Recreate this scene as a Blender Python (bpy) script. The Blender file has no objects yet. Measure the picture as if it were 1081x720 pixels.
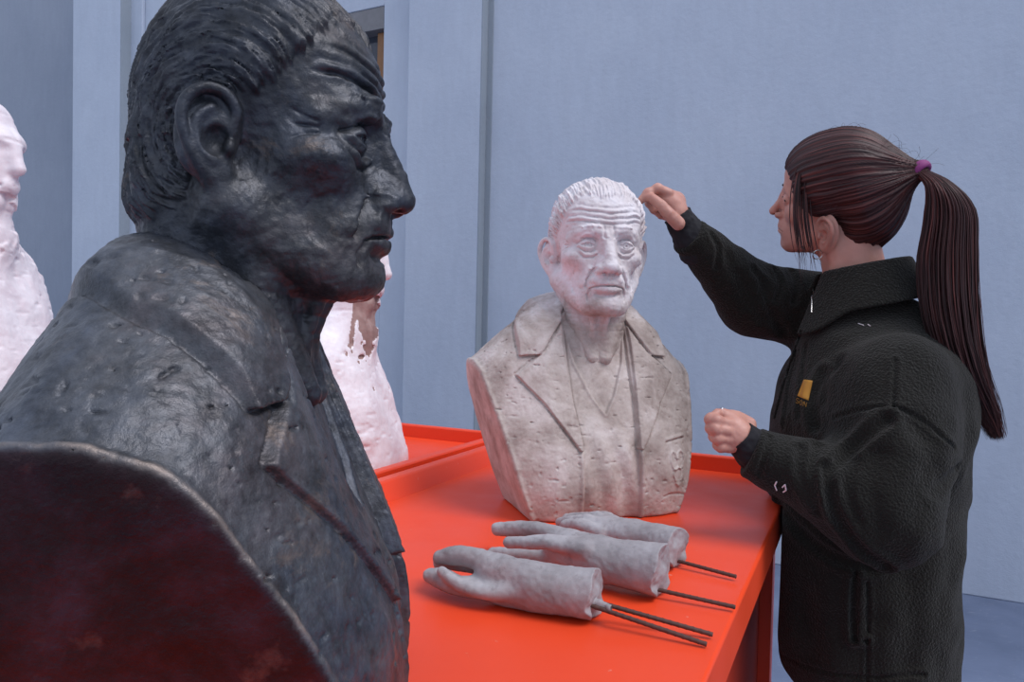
import bpy, math
import numpy as np
from mathutils import Vector, Matrix

# ------------------------------------------------------------------ frame
W, H, FPX = 1081, 720, 750.0
CAM = np.array([0.0, 0.0, 1.28])
PITCH, ROLL, YAW = math.radians(1.5), math.radians(1.25), math.radians(26.0)
TOP = 0.95                                   # height of the table tops

def cam_rows():
    cp, sp, cr, sr = math.cos(PITCH), math.sin(PITCH), math.cos(ROLL), math.sin(ROLL)
    right, up, fwd = np.array([1, 0, 0.]), np.array([0, sp, cp]), np.array([0, cp, -sp])
    return cr * right + sr * up, -sr * right + cr * up, fwd
CR, CU, CF = cam_rows()

def ray(px, py):
    return CF + CR * (px - W / 2) / FPX - CU * (py - H / 2) / FPX

def on_z(px, py, z):
    r = ray(px, py)
    return CAM + r * ((z - CAM[2]) / r[2])

def at_depth(px, py, d):
    return CAM + ray(px, py) * d

def to_px(p):
    v = np.asarray(p, float) - CAM
    return W / 2 + FPX * (v @ CR) / (v @ CF), H / 2 - FPX * (v @ CU) / (v @ CF)

# ------------------------------------------------------------------ linking helpers
C = bpy.context.scene.collection

def link(o, parent=None):
    C.objects.link(o)
    if parent is not None:
        o.parent = parent
    return o

def thing(name, label, cat, loc=(0, 0, 0), rotz=0.0, group=None):
    o = bpy.data.objects.new(name, None)
    o.empty_display_size = 0.05
    o.location = loc
    o.rotation_euler = (0, 0, rotz)
    return tag(link(o), label, cat, group)

def tag(o, label, cat=None, group=None, kind=None):
    if label: o['label'] = label
    if cat: o['category'] = cat
    if group: o['group'] = group
    if kind: o['kind'] = kind
    return o

def mesh_obj(name, verts, faces, mats, parent=None, smooth=True, midx=None):
    me = bpy.data.meshes.new(name)
    verts = np.asarray(verts, np.float32)
    if isinstance(faces, np.ndarray):
        n, k = faces.shape
        me.vertices.add(len(verts)); me.vertices.foreach_set('co', verts.ravel())
        me.loops.add(n * k); me.loops.foreach_set('vertex_index', faces.astype(np.int32).ravel())
        me.polygons.add(n)
        me.polygons.foreach_set('loop_start', np.arange(0, n * k, k, dtype=np.int32))
        me.polygons.foreach_set('loop_total', np.full(n, k, np.int32))
        me.update(calc_edges=True)
        me.validate()
    else:
        me.from_pydata([tuple(map(float, v)) for v in verts], [], faces)
        me.update()
    for m in (mats if isinstance(mats, (list, tuple)) else [mats]):
        me.materials.append(m)
    if smooth:
        me.polygons.foreach_set('use_smooth', np.ones(len(me.polygons), bool))
    if midx is not None:
        me.polygons.foreach_set('material_index', np.asarray(midx, np.int32))
    me.update()
    o = bpy.data.objects.new(name, me)
    return link(o, parent)

# ------------------------------------------------------------------ distance field toolkit
F = np.float32

class FL:
    """field of points: x, y, z arrays"""
    pass

def v3(a): return np.asarray(a, F)

def rotm(rx=0, ry=0, rz=0):
    return np.array((Matrix.Rotation(math.radians(rz), 3, 'Z') @ Matrix.Rotation(math.radians(ry), 3, 'Y') @ Matrix.Rotation(math.radians(rx), 3, 'X')), F)

def ell(P, c, r, R=None):
    q = P - v3(c)
    if R is not None: q = q @ R            # columns of R are the local axes
    r = v3(r)
    k0 = np.sqrt(((q / r) ** 2).sum(1)); k1 = np.sqrt(((q / (r * r)) ** 2).sum(1))
    return (k0 * (k0 - 1) / np.maximum(k1, 1e-6)).astype(F)

def cap(P, a, b, ra, rb=None):
    a, b = v3(a), v3(b); rb = ra if rb is None else rb
    ab = b - a; t = np.clip(((P - a) @ ab) / max(float(ab @ ab), 1e-12), 0, 1)
    q = P - a - t[:, None] * ab
    return np.sqrt((q * q).sum(1)) - (ra + (rb - ra) * t)

def tube(P, pts, rs):
    d = None
    if not hasattr(rs, '__len__'): rs = [rs] * len(pts)
    for i in range(len(pts) - 1):
        e = cap(P, pts[i], pts[i + 1], rs[i], rs[i + 1])
        d = e if d is None else np.minimum(d, e)
    return d

def smin(a, b, k):
    h = np.maximum(k - np.abs(a - b), 0) / k
    return np.minimum(a, b) - h * h * k * 0.25

def smax(a, b, k): return -smin(-a, -b, k)

def box(P, c, s, r=0.0, R=None):
    q = P - v3(c)
    if R is not None: q = q @ R
    q = np.abs(q) - (v3(s) - r)
    return np.sqrt((np.maximum(q, 0) ** 2).sum(1)) + np.minimum(q.max(1), 0) - r

def mir(P):
    Q = P.copy(); Q[:, 0] = np.abs(Q[:, 0]); return Q

def sst(x, a, b):
    t = np.clip((x - a) / (b - a), 0, 1); return t * t * (3 - 2 * t)

_T = np.random.default_rng(7).random((64, 64, 64)).astype(F)

def noise(P, f=1.0, seed=0):
    q = P * (f if np.isscalar(f) else v3(f)) + (seed * 17.31 + 1000.0)
    i = np.floor(q).astype(np.int64); t = (q - i).astype(F); t = t * t * (3 - 2 * t)
    i &= 63; j = (i + 1) & 63
    x0, y0, z0, x1, y1, z1 = i[:, 0], i[:, 1], i[:, 2], j[:, 0], j[:, 1], j[:, 2]
    tx, ty, tz = t[:, 0], t[:, 1], t[:, 2]
    def L(a, b, t): return a + (b - a) * t
    return L(L(L(_T[x0, y0, z0], _T[x1, y0, z0], tx), L(_T[x0, y1, z0], _T[x1, y1, z0], tx), ty),
             L(L(_T[x0, y0, z1], _T[x1, y0, z1], tx), L(_T[x0, y1, z1], _T[x1, y1, z1], tx), ty), tz) * 2 - 1

def fbm(P, f, o=3, seed=0):
    d = 0; a = 1
    for k in range(o):
        d = d + a * noise(P, f * 2 ** k, seed + k); a *= 0.5
    return d

def seg2(u, v, a, b):
    ax, ay = a; bx, by = b
    dx, dy = bx - ax, by - ay
    t = np.clip(((u - ax) * dx + (v - ay) * dy) / (dx * dx + dy * dy + 1e-12), 0, 1)
    return np.hypot(u - ax - t * dx, v - ay - t * dy), t

def line2(u, v, pts):
    """distance to a polyline, and the running position 0..1 along it"""
    d = np.full(u.shape, 9.0, F); s = np.zeros(u.shape, F); n = len(pts) - 1
    for i in range(n):
        e, t = seg2(u, v, pts[i], pts[i + 1])
        m = e < d
        d = np.where(m, e, d); s = np.where(m, (i + t) / n, s)
    return d, s

def groove(u, v, pts, w, depth):
    """bell-shaped furrow along a line, fading at both ends"""
    d, s = line2(u, v, pts)
    return depth * np.exp(-(d / w) ** 2) * sst(s, -0.02, 0.2) * sst(1 - s, -0.02, 0.2)

def poly2(u, v, pts):
    """signed distance to a polygon (negative inside)"""
    d = np.full(u.shape, 9.0, F); ins = np.zeros(u.shape, bool); n = len(pts)
    for i in range(n):
        a, b = pts[i], pts[(i + 1) % n]
        e, _ = seg2(u, v, a, b); d = np.minimum(d, e)
        c = ((a[1] > v) != (b[1] > v))
        if a[1] != b[1]:
            ins ^= c & (u < (b[0] - a[0]) * (v - a[1]) / (b[1] - a[1]) + a[0])
    return np.where(ins, -d, d)

def grad(f, V, e):
    g = np.zeros_like(V)
    for k in range(3):
        o = np.zeros(3, F); o[k] = e
        g[:, k] = f(V + o) - f(V - o)
    return g / (2 * e)

def polygonize(f, lo, hi, h, B=8, proj=2, safety=1.6):
    lo, hi = v3(lo), v3(hi)
    nb = np.ceil((hi - lo) / (h * B)).astype(int)
    ax = [lo[k] + (np.arange(nb[k]) + 0.5) * h * B for k in range(3)]
    G = np.stack(np.meshgrid(*ax, indexing='ij'), -1).reshape(-1, 3).astype(F)
    dc = f(G)
    rad = h * B * 0.87 * safety
    D = np.repeat(np.repeat(np.repeat(dc.reshape(nb), B, 0), B, 1), B, 2).astype(F)
    act = np.nonzero(np.abs(dc) < rad)[0]
    off = np.stack(np.meshgrid(*[np.arange(B)] * 3, indexing='ij'), -1).reshape(-1, 3)
    bi = np.stack(np.unravel_index(act, nb), 1)
    CH = 400
    for s in range(0, len(act), CH):
        idx = (bi[s:s + CH, None, :] * B + off[None]).reshape(-1, 3)
        P = lo + idx.astype(F) * F(h)
        D[idx[:, 0], idx[:, 1], idx[:, 2]] = f(P)
    S = D < 0
    n = S.astype(np.int8)
    c = n[:-1, :-1, :-1] + n[1:, :-1, :-1] + n[:-1, 1:, :-1] + n[:-1, :-1, 1:] + n[1:, 1:, :-1] + n[1:, :-1, 1:] + n[:-1, 1:, 1:] + n[1:, 1:, 1:]
    cells = np.stack(np.nonzero((c > 0) & (c < 8)), 1)
    vid = np.full(c.shape, -1, np.int32); vid[cells[:, 0], cells[:, 1], cells[:, 2]] = np.arange(len(cells))
    corner = np.array([[i, j, k] for i in (0, 1) for j in (0, 1) for k in (0, 1)])
    val = np.stack([D[cells[:, 0] + a, cells[:, 1] + b, cells[:, 2] + g] for a, b, g in corner], 1)
    acc = np.zeros((len(cells), 3), F); cnt = np.zeros(len(cells), F)
    for i in range(8):
        for j in range(i + 1, 8):
            if np.abs(corner[i] - corner[j]).sum() == 1:
                a, b = val[:, i], val[:, j]; m = (a < 0) != (b < 0)
                t = np.where(m, a / np.where(a == b, 1, a - b), 0)
                acc += m[:, None] * (corner[i] + t[:, None] * (corner[j] - corner[i])); cnt += m
    V = lo + (cells + acc / cnt[:, None]).astype(F) * F(h)
    for _ in range(proj):
        d = f(V); g = grad(f, V, h * 0.5); g2 = np.maximum((g * g).sum(1), 0.15)
        V = V - np.clip(d / g2, -h * 0.6, h * 0.6)[:, None] * g
    Q = []
    A = S[:-1, 1:-1, 1:-1]; Bq = S[1:, 1:-1, 1:-1]
    i, j, k = np.nonzero(A != Bq); j += 1; k += 1; fl = A[i, j - 1, k - 1]
    q = np.stack([vid[i, j - 1, k - 1], vid[i, j, k - 1], vid[i, j, k], vid[i, j - 1, k]], 1); q[~fl] = q[~fl][:, ::-1]; Q.append(q)
    A = S[1:-1, :-1, 1:-1]; Bq = S[1:-1, 1:, 1:-1]
    i, j, k = np.nonzero(A != Bq); i += 1; k += 1; fl = A[i - 1, j, k - 1]
    q = np.stack([vid[i - 1, j, k - 1], vid[i - 1, j, k], vid[i, j, k], vid[i, j, k - 1]], 1); q[~fl] = q[~fl][:, ::-1]; Q.append(q)
    A = S[1:-1, 1:-1, :-1]; Bq = S[1:-1, 1:-1, 1:]
    i, j, k = np.nonzero(A != Bq); i += 1; j += 1; fl = A[i - 1, j - 1, k]
    q = np.stack([vid[i - 1, j - 1, k], vid[i, j - 1, k], vid[i, j, k], vid[i - 1, j, k]], 1); q[~fl] = q[~fl][:, ::-1]; Q.append(q)
    Q = np.concatenate(Q); Q = Q[(Q >= 0).all(1)]
    return V, Q

def sdf_obj(name, f, lo, hi, h, mats, parent=None, midx=None, **kw):
    V, Q = polygonize(f, lo, hi, h, **kw)
    mi = None
    if midx is not None:
        mi = midx(V[Q].mean(1))
    return mesh_obj(name, V, Q, mats, parent, True, mi)
BR_LOC, BR_ROT = (-0.202, 0.575, TOP), 97
PL_LOC, PL_ROT, PL_HEAD = (0.141, 1.300, TOP), 17, -10
PL_HX = 0.014
WB_LOC, WB_ROT = (-0.365, 1.60, TOP), 84
TB_LOC, TB_ROT, TB_S = (-1.505, 2.00, 1.065), 88, 1.42
HD_AT, HD_ROLL, HD_PITCH = (881, 208, 1.29), -24, -8
TIE_L = (0.0, 0.130, 0.052)
TAIL_D = 1.17
# ------------------------------------------------------------------ the sculpted old man (head local: eye line z=0, face towards -y)
def hair_field(P, c=(0, 0.012, -0.01)):
    """strands combed back: circles about the ear-to-ear axis"""
    q = P - v3(c)
    rho = np.hypot(q[:, 1], q[:, 2]); phi = np.arctan2(q[:, 0], rho); th = np.arctan2(q[:, 2], -q[:, 1])
    return phi, th, rho

def crv(ctrl, n):
    c = np.asarray(ctrl, float); c = np.vstack([2 * c[0] - c[1], c, 2 * c[-1] - c[-2]]); m = len(c) - 3; out = []
    for s in np.linspace(0, m - 1e-6, n):
        i = int(s); t = s - i; p0, p1, p2, p3 = c[i:i + 4]
        out.append(0.5 * (2 * p1 + (p2 - p0) * t + (2 * p0 - 5 * p1 + 4 * p2 - p3) * t * t + (3 * p1 - p0 - 3 * p2 + p3) * t ** 3))
    return [v3(o) for o in out]

def ear_sdf(E):
    """E: local ear, x outwards, y backwards, z up; about 65 mm tall"""
    e = ell(E, (0.000, 0.004, 0.003), (0.009, 0.0215, 0.034))
    lobe = ell(E, (0.002, -0.006, -0.026), (0.006, 0.010, 0.012))
    hp = crv([(0.004, -0.012, 0.006), (0.008, -0.013, 0.020), (0.010, -0.004, 0.030), (0.012, 0.009, 0.030), (0.013, 0.019, 0.020),
              (0.013, 0.021, 0.006), (0.011, 0.016, -0.008), (0.008, 0.008, -0.020), (0.004, -0.002, -0.028)], 24)
    hel = tube(E, hp, list(np.interp(np.linspace(0, 1, 24), [0, 0.15, 0.5, 0.8, 1], [0.0028, 0.0040, 0.0042, 0.0038, 0.005])))
    anti = tube(E, crv([(0.007, 0.004, 0.018), (0.009, 0.011, 0.010), (0.009, 0.011, -0.002), (0.008, 0.006, -0.012), (0.007, -0.003, -0.018)], 12), 0.0035)
    trag = ell(E, (0.006, -0.012, -0.006), (0.005, 0.004, 0.006))
    d = smin(smin(e, lobe, 0.008), hel, 0.005)
    d = smin(d, anti, 0.004)
    d = smax(d, -ell(E, (0.011, -0.003, -0.003), (0.010, 0.009, 0.011)), 0.003)
    d = smin(d, trag, 0.003)
    return d

def man_head(P):
    P0 = P
    M = mir(P * v3((0.935, 1, 1)))
    x, y, z = M[:, 0], M[:, 1], M[:, 2]
    d = ell(M, (0, 0.002, 0.042), (0.077, 0.083, 0.085))
    d = smin(d, ell(M, (0, -0.030, 0.044), (0.061, 0.060, 0.060)), 0.03)
    d = smin(d, ell(M, (0, -0.036, -0.030), (0.058, 0.053, 0.072)), 0.02)
    d = smin(d, ell(M, (0.044, -0.050, -0.020), (0.022, 0.028, 0.017)), 0.018)
    d = smin(d, cap(M, (0.058, 0.002, -0.054), (0.022, -0.066, -0.102), 0.019, 0.019), 0.028)
    d = smin(d, ell(M, (0, -0.080, -0.102), (0.023, 0.018, 0.017)), 0.016)
    d = smin(d, ell(M, (0, -0.030, -0.078), (0.046, 0.050, 0.036)), 0.02)
    # muzzle
    d = smin(d, ell(M, (0, -0.078, -0.066), (0.030, 0.021, 0.024)), 0.016)
    # temples and hollow cheeks
    d = smax(d, -ell(M, (0.088, -0.060, 0.030), (0.022, 0.034, 0.030)), 0.018)
    d = smax(d, -ell(M, (0.076, -0.062, -0.060), (0.017, 0.030, 0.026)), 0.026)
    # brow ridge, sockets
    d = smin(d, tube(M, [(0.006, -0.089, 0.019), (0.026, -0.087, 0.025), (0.044, -0.072, 0.021), (0.054, -0.056, 0.010)], [0.007, 0.0085, 0.0075, 0.006]), 0.012)
    d = smin(d, tube(M, [(0.010, -0.0925, 0.022), (0.028, -0.0915, 0.026), (0.043, -0.080, 0.022)], [0.0035, 0.0042, 0.003]), 0.005)
    d = smax(d, -ell(M, (0.031, -0.098, 0.001), (0.020, 0.019, 0.0125)), 0.010)
    d = smin(d, ell(M, (0, -0.080, -0.012), (0.015, 0.020, 0.036)), 0.010)
    # eyes
    ec = v3((0.0315, -0.0725, 0.0)); q = M - ec
    ball = np.sqrt((q * q).sum(1)) - 0.0128
    lid = np.sqrt((q * q).sum(1)) - 0.0148
    uo = q[:, 2] - 0.0042 + 0.5 * 0.000 + 22 * (q[:, 0]) ** 2            # lid openings, drooping outward
    lo = -q[:, 2] - 0.0048 + 20 * (q[:, 0]) ** 2
    upper = smax(lid, -uo + 0.0, 0.0015)
    lower = smax(lid, -lo, 0.0015)
    d = smin(d, ball, 0.002)
    d = smin(d, upper, 0.003); d = smin(d, lower, 0.004)
    ir = np.hypot(q[:, 0] - 0.0, q[:, 2] + 0.0003); fr = q[:, 1] < 0
    d = d + np.where(fr & (ball < 0.0012), 0.0016 * np.exp(-((ir - 0.0054) / 0.0008) ** 2) + 0.0040 * np.exp(-(ir / 0.0024) ** 2), 0)
    # bags and lid folds
    u = x; v = z; front = sst(-y, 0.035, 0.06)
    def g(pts, w, dep): return groove(u, v, pts, w, dep) * front
    d = d - g([(0.016, -0.010), (0.024, -0.0165), (0.036, -0.0165), (0.048, -0.007)], 0.0028, 0.0024)
    d = d + g([(0.014, -0.013), (0.023, -0.0215), (0.037, -0.022), (0.051, -0.010)], 0.0016, 0.0020)
    d = d + g([(0.018, -0.009), (0.028, -0.0125), (0.040, -0.010), (0.047, -0.003)], 0.0011, 0.0014)
    d = d + g([(0.016, 0.005), (0.024, 0.0110), (0.036, 0.0110), (0.050, 0.000)], 0.0013, 0.0022)
    d = d - g([(0.022, 0.016), (0.036, 0.0165), (0.052, 0.006)], 0.0035, 0.0022)
    # crow's feet
    for zz, s in ((0.008, 0.006), (0.002, 0.001), (-0.004, -0.005)):
        d = d + groove(y, z, [(-0.060, zz * 0.6), (-0.050, zz), (-0.038, zz + s)], 0.0012, 0.0010) * sst(x, 0.04, 0.05)
    # nose
    d = smin(d, tube(M, [(0, -0.088, 0.012), (0, -0.098, -0.004), (0, -0.1060, -0.022), (0, -0.1095, -0.037)], [0.0075, 0.0080, 0.0090, 0.0105]), 0.009)
    d = smin(d, ell(M, (0, -0.1095, -0.039), (0.0130, 0.011, 0.010)), 0.006)
    d = smin(d, ell(M, (0, -0.090, -0.034), (0.017, 0.020, 0.016)), 0.010)
    d = smin(d, ell(M, (0.0140, -0.099, -0.043), (0.0085, 0.013, 0.0085)), 0.006)
    d = d + 0.0014 * np.exp(-((np.hypot(x - 0.0215, z + 0.042)) / 0.0035) ** 2) * sst(-y, 0.08, 0.09)
    d = smax(d, -ell(M, (0.0075, -0.105, -0.051), (0.0042, 0.008, 0.0045)), 0.003)
    # mouth
    d = smin(d, ell(M, (0, -0.0955, -0.060), (0.024, 0.006, 0.0085)), 0.008)
    d = smin(d, tube(M, [(0, -0.0995, -0.0660), (0.012, -0.0965, -0.0665), (0.024, -0.0875, -0.0705)], [0.0042, 0.0038, 0.002]), 0.004)
    d = smin(d, tube(M, [(0, -0.0975, -0.0765), (0.012, -0.0950, -0.0760), (0.022, -0.0875, -0.0735)], [0.0056, 0.0048, 0.002]), 0.004)
    d = d + g([(-0.03, -0.0700), (0.0, -0.0700), (0.012, -0.0698), (0.024, -0.0725), (0.030, -0.0765)], 0.0012, 0.0036)
    d = d + g([(-0.02, -0.0865), (0.0, -0.0865), (0.012, -0.0862), (0.022, -0.082)], 0.0030, 0.0026)
    d = d + groove(u, v, [(0, -0.046), (0, -0.053), (0, -0.0645)], 0.0028, 0.0014) * front
    # nasolabial folds, marionette lines, cheek creases
    d = d + g([(0.019, -0.038), (0.026, -0.047), (0.032, -0.060), (0.034, -0.078)], 0.0020, 0.0032)
    d = d - g([(0.024, -0.034), (0.032, -0.045), (0.038, -0.060), (0.040, -0.075)], 0.0055, 0.0026)
    d = d + g([(0.026, -0.074), (0.030, -0.084), (0.030, -0.098)], 0.0018, 0.0022)
    d = d + g([(0.047, -0.040), (0.050, -0.060), (0.047, -0.085)], 0.0026, 0.0022)
    d = d + g([(-0.004, -0.118), (0.0, -0.108), (0.002, -0.098)], 0.0028, 0.0008)
    # frown and forehead furrows
    d = d + g([(0.0065, 0.008), (0.0085, 0.020), (0.0070, 0.036)], 0.0022, 0.0022)
    d = d - 0.0016 * sst(noise(P0, 170, 16), 0.0, 0.6) * np.exp(-((v - 0.031 + 0.10 * (u - 0.02) ** 2 * 30) / 0.0055) ** 2) * sst(u, 0.008, 0.014) * sst(0.052 - u, 0, 0.01) * front
    uu = np.arctan2(x, -(y - 0.01)) * 0.085
    nz = noise(P0, 60, 3) * 0.0012
    fore = sst(-y, 0.030, 0.045)
    for z0, am, sp in ((0.0385, 0.0028, 0.070), (0.0475, 0.0024, 0.066), (0.057, 0.0020, 0.060), (0.066, 0.0013, 0.05)):
        zc = z0 + 0.0035 * np.cos(uu / 0.045 * 3.14 * 0.9) * -1 + nz
        am = am * (0.62 + 0.55 * noise(P0, (55, 20, 30), 15 + int(z0 * 1e4) % 7))
        w = np.exp(-((v - zc) / 0.0016) ** 2) - 0.75 * np.exp(-((v - zc - 0.0046) / 0.0026) ** 2)
        d = d + am * w * fore * sst(sp - uu, 0, 0.018)
    d = d - 0.0022 * np.exp(-(((u - 0.028) / 0.018) ** 2 + ((v - 0.031) / 0.0028) ** 2)) * front
    # neck
    d = smin(d, cap(M, (0, 0.030, -0.045), (0, 0.026, -0.24), 0.058, 0.068), 0.026)
    d = smin(d, cap(M, (0.060, 0.012, -0.050), (0.012, -0.042, -0.195), 0.012, 0.009), 0.014)
    d = smin(d, cap(M, (0, -0.030, -0.112), (0, -0.014, -0.205), 0.014, 0.012), 0.018)
    d = smin(d, cap(M, (0.012, -0.052, -0.110), (0.010, -0.036, -0.160), 0.005, 0.004), 0.008)
    # slack skin furrows on the neck
    for k, (zz, s) in enumerate(((-0.118, 0.3), (-0.132, 0.25), (-0.147, 0.2))):
        zc = zz + 0.6 * (y + 0.03) * s + nz
        d = d + 0.0006 * np.exp(-((z - zc) / 0.0022) ** 2) * sst(-y, -0.03, 0.0)
    # modelling tool marks in the skin
    d = d + 0.0011 * fbm(P0, 42, 3, 5) + 0.0004 * noise(P0, 260, 8) - 0.0004 * sst(noise(P0, (70, 70, 130), 17), 0.45, 0.85)
    # hair
    phi, th, rho = hair_field(P0)
    aphi = np.abs(phi)
    # hairline: height over the angle round the head, with a receding temple and a sideburn
    az = np.arctan2(np.abs(P0[:, 0]), -(P0[:, 1] - 0.012))
    zl = np.interp(az, [0, 0.30, 0.50, 0.66, 0.80, 1.00, 1.20, 1.45, 1.62, 1.72, 1.84, 1.98, 2.3, 3.2],
                   [0.080, 0.086, 0.088, 0.078, 0.060, 0.036, 0.020, 0.016, 0.020, -0.020, -0.050, -0.056, -0.062, -0.068])
    jag = 0.0075 * noise(np.stack([phi * 46 + 0.6 * noise(P0, 30, 14), az * 7, phi * 0], 1), 1, 4)
    hm = sst(z - zl + jag, -0.003, 0.0085)
    w1 = 0.9 * noise(P0, 20, 9); w2 = 0.5 * noise(P0, 45, 12)
    def strand(F_, T_, sd): return noise(np.stack([phi * F_ + w1 + w2, th * T_ + w1, rho * 0], 1), 1, sd)
    s1 = strand(24, 2.2, 1); s2 = strand(52, 4.0, 2); s3 = strand(100, 7.0, 6)
    hd = 0.0018 * s1 + 0.0022 * s2 + 0.0013 * s3
    d = smin(d, ell(M, (0, 0.044, 0.004), (0.064, 0.042, 0.062)), 0.03)
    d = smin(d, ell(M, (0, 0.056, -0.042), (0.052, 0.028, 0.034)), 0.03)
    d = d - hm * (0.0030 + hd)
    # ears
    R = rotm(0, 0, -22) @ rotm(8, 0, 0)
    E = (M - v3((0.0745, 0.010, -0.012))) @ R
    E = E * F(1.04)
    d = smin(d, ear_sdf(E), 0.006)
    return d

# ------------------------------------------------------------------ jacket, shirt and the flat cuts (bust local: stands on z=0)
ZT = np.array([-0.02, 0.0, 0.05, 0.10, 0.15, 0.20, 0.25, 0.29, 0.34, 0.40, 0.5])
YF = np.array([-0.102, -0.106, -0.115, -0.111, -0.093, -0.067, -0.045, -0.028, -0.014, -0.005, 0.0])
YB = np.array([0.055, 0.062, 0.082, 0.104, 0.124, 0.138, 0.140, 0.130, 0.110, 0.09, 0.08])
EYE = 0.465
def smooth_table(zt, v, w=0.02):
    g = np.arange(-0.1, 1.6, 0.004); f = np.interp(g, zt, v)
    k = np.exp(-(np.arange(-12, 13) * 0.004 / w) ** 2); k /= k.sum()
    return g, np.convolve(np.pad(f, 12, mode='edge'), k, mode='valid')
GZ, GF = smooth_table(ZT, YF, 0.03); _, GB = smooth_table(ZT, YB, 0.03)
GI = smooth_table([0, 0.12, 0.20, 0.28, 0.33, 0.40], [0.052, 0.052, 0.060, 0.066, 0.064, 0.050], 0.02)

def torso_base(P):
    x = np.abs(P[:, 0]); y = P[:, 1]; z = P[:, 2]
    yf = np.interp(z, GZ, GF); yb = np.interp(z, GZ, GB)
    # the chest falls back towards the arms
    yf = yf + 0.24 * np.maximum(x - 0.10, 0)
    cy = (yf + yb) / 2; wy = (yb - yf) / 2
    wx = 0.234
    q = ((np.abs(x) / wx) ** 2.6 + (np.abs(y - cy) / wy) ** 2.6) ** (1 / 2.6)
    d = (q - 1) * wy * 0.9
    top = 0.424 - 0.74 * np.maximum(x, 0.096) - 0.8 * np.maximum(-y - 0.02, 0) - 0.45 * np.maximum(y - 0.085, 0) + 0.36 * np.clip(y, 0, 0.085) * sst(0.13 - x, 0, 0.08)
    d = smax(d, (z - top) * 0.8, 0.065)
    d = smin(d, cap(mir(P), (0, 0.045, 0.22), (0, 0.060, 0.315), 0.080, 0.036), 0.05)
    d = smin(d, cap(P, (0, 0.022, 0.17), (0, 0.026, 0.285), 0.058, 0.0665), 0.03)
    return d.astype(F)

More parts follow.
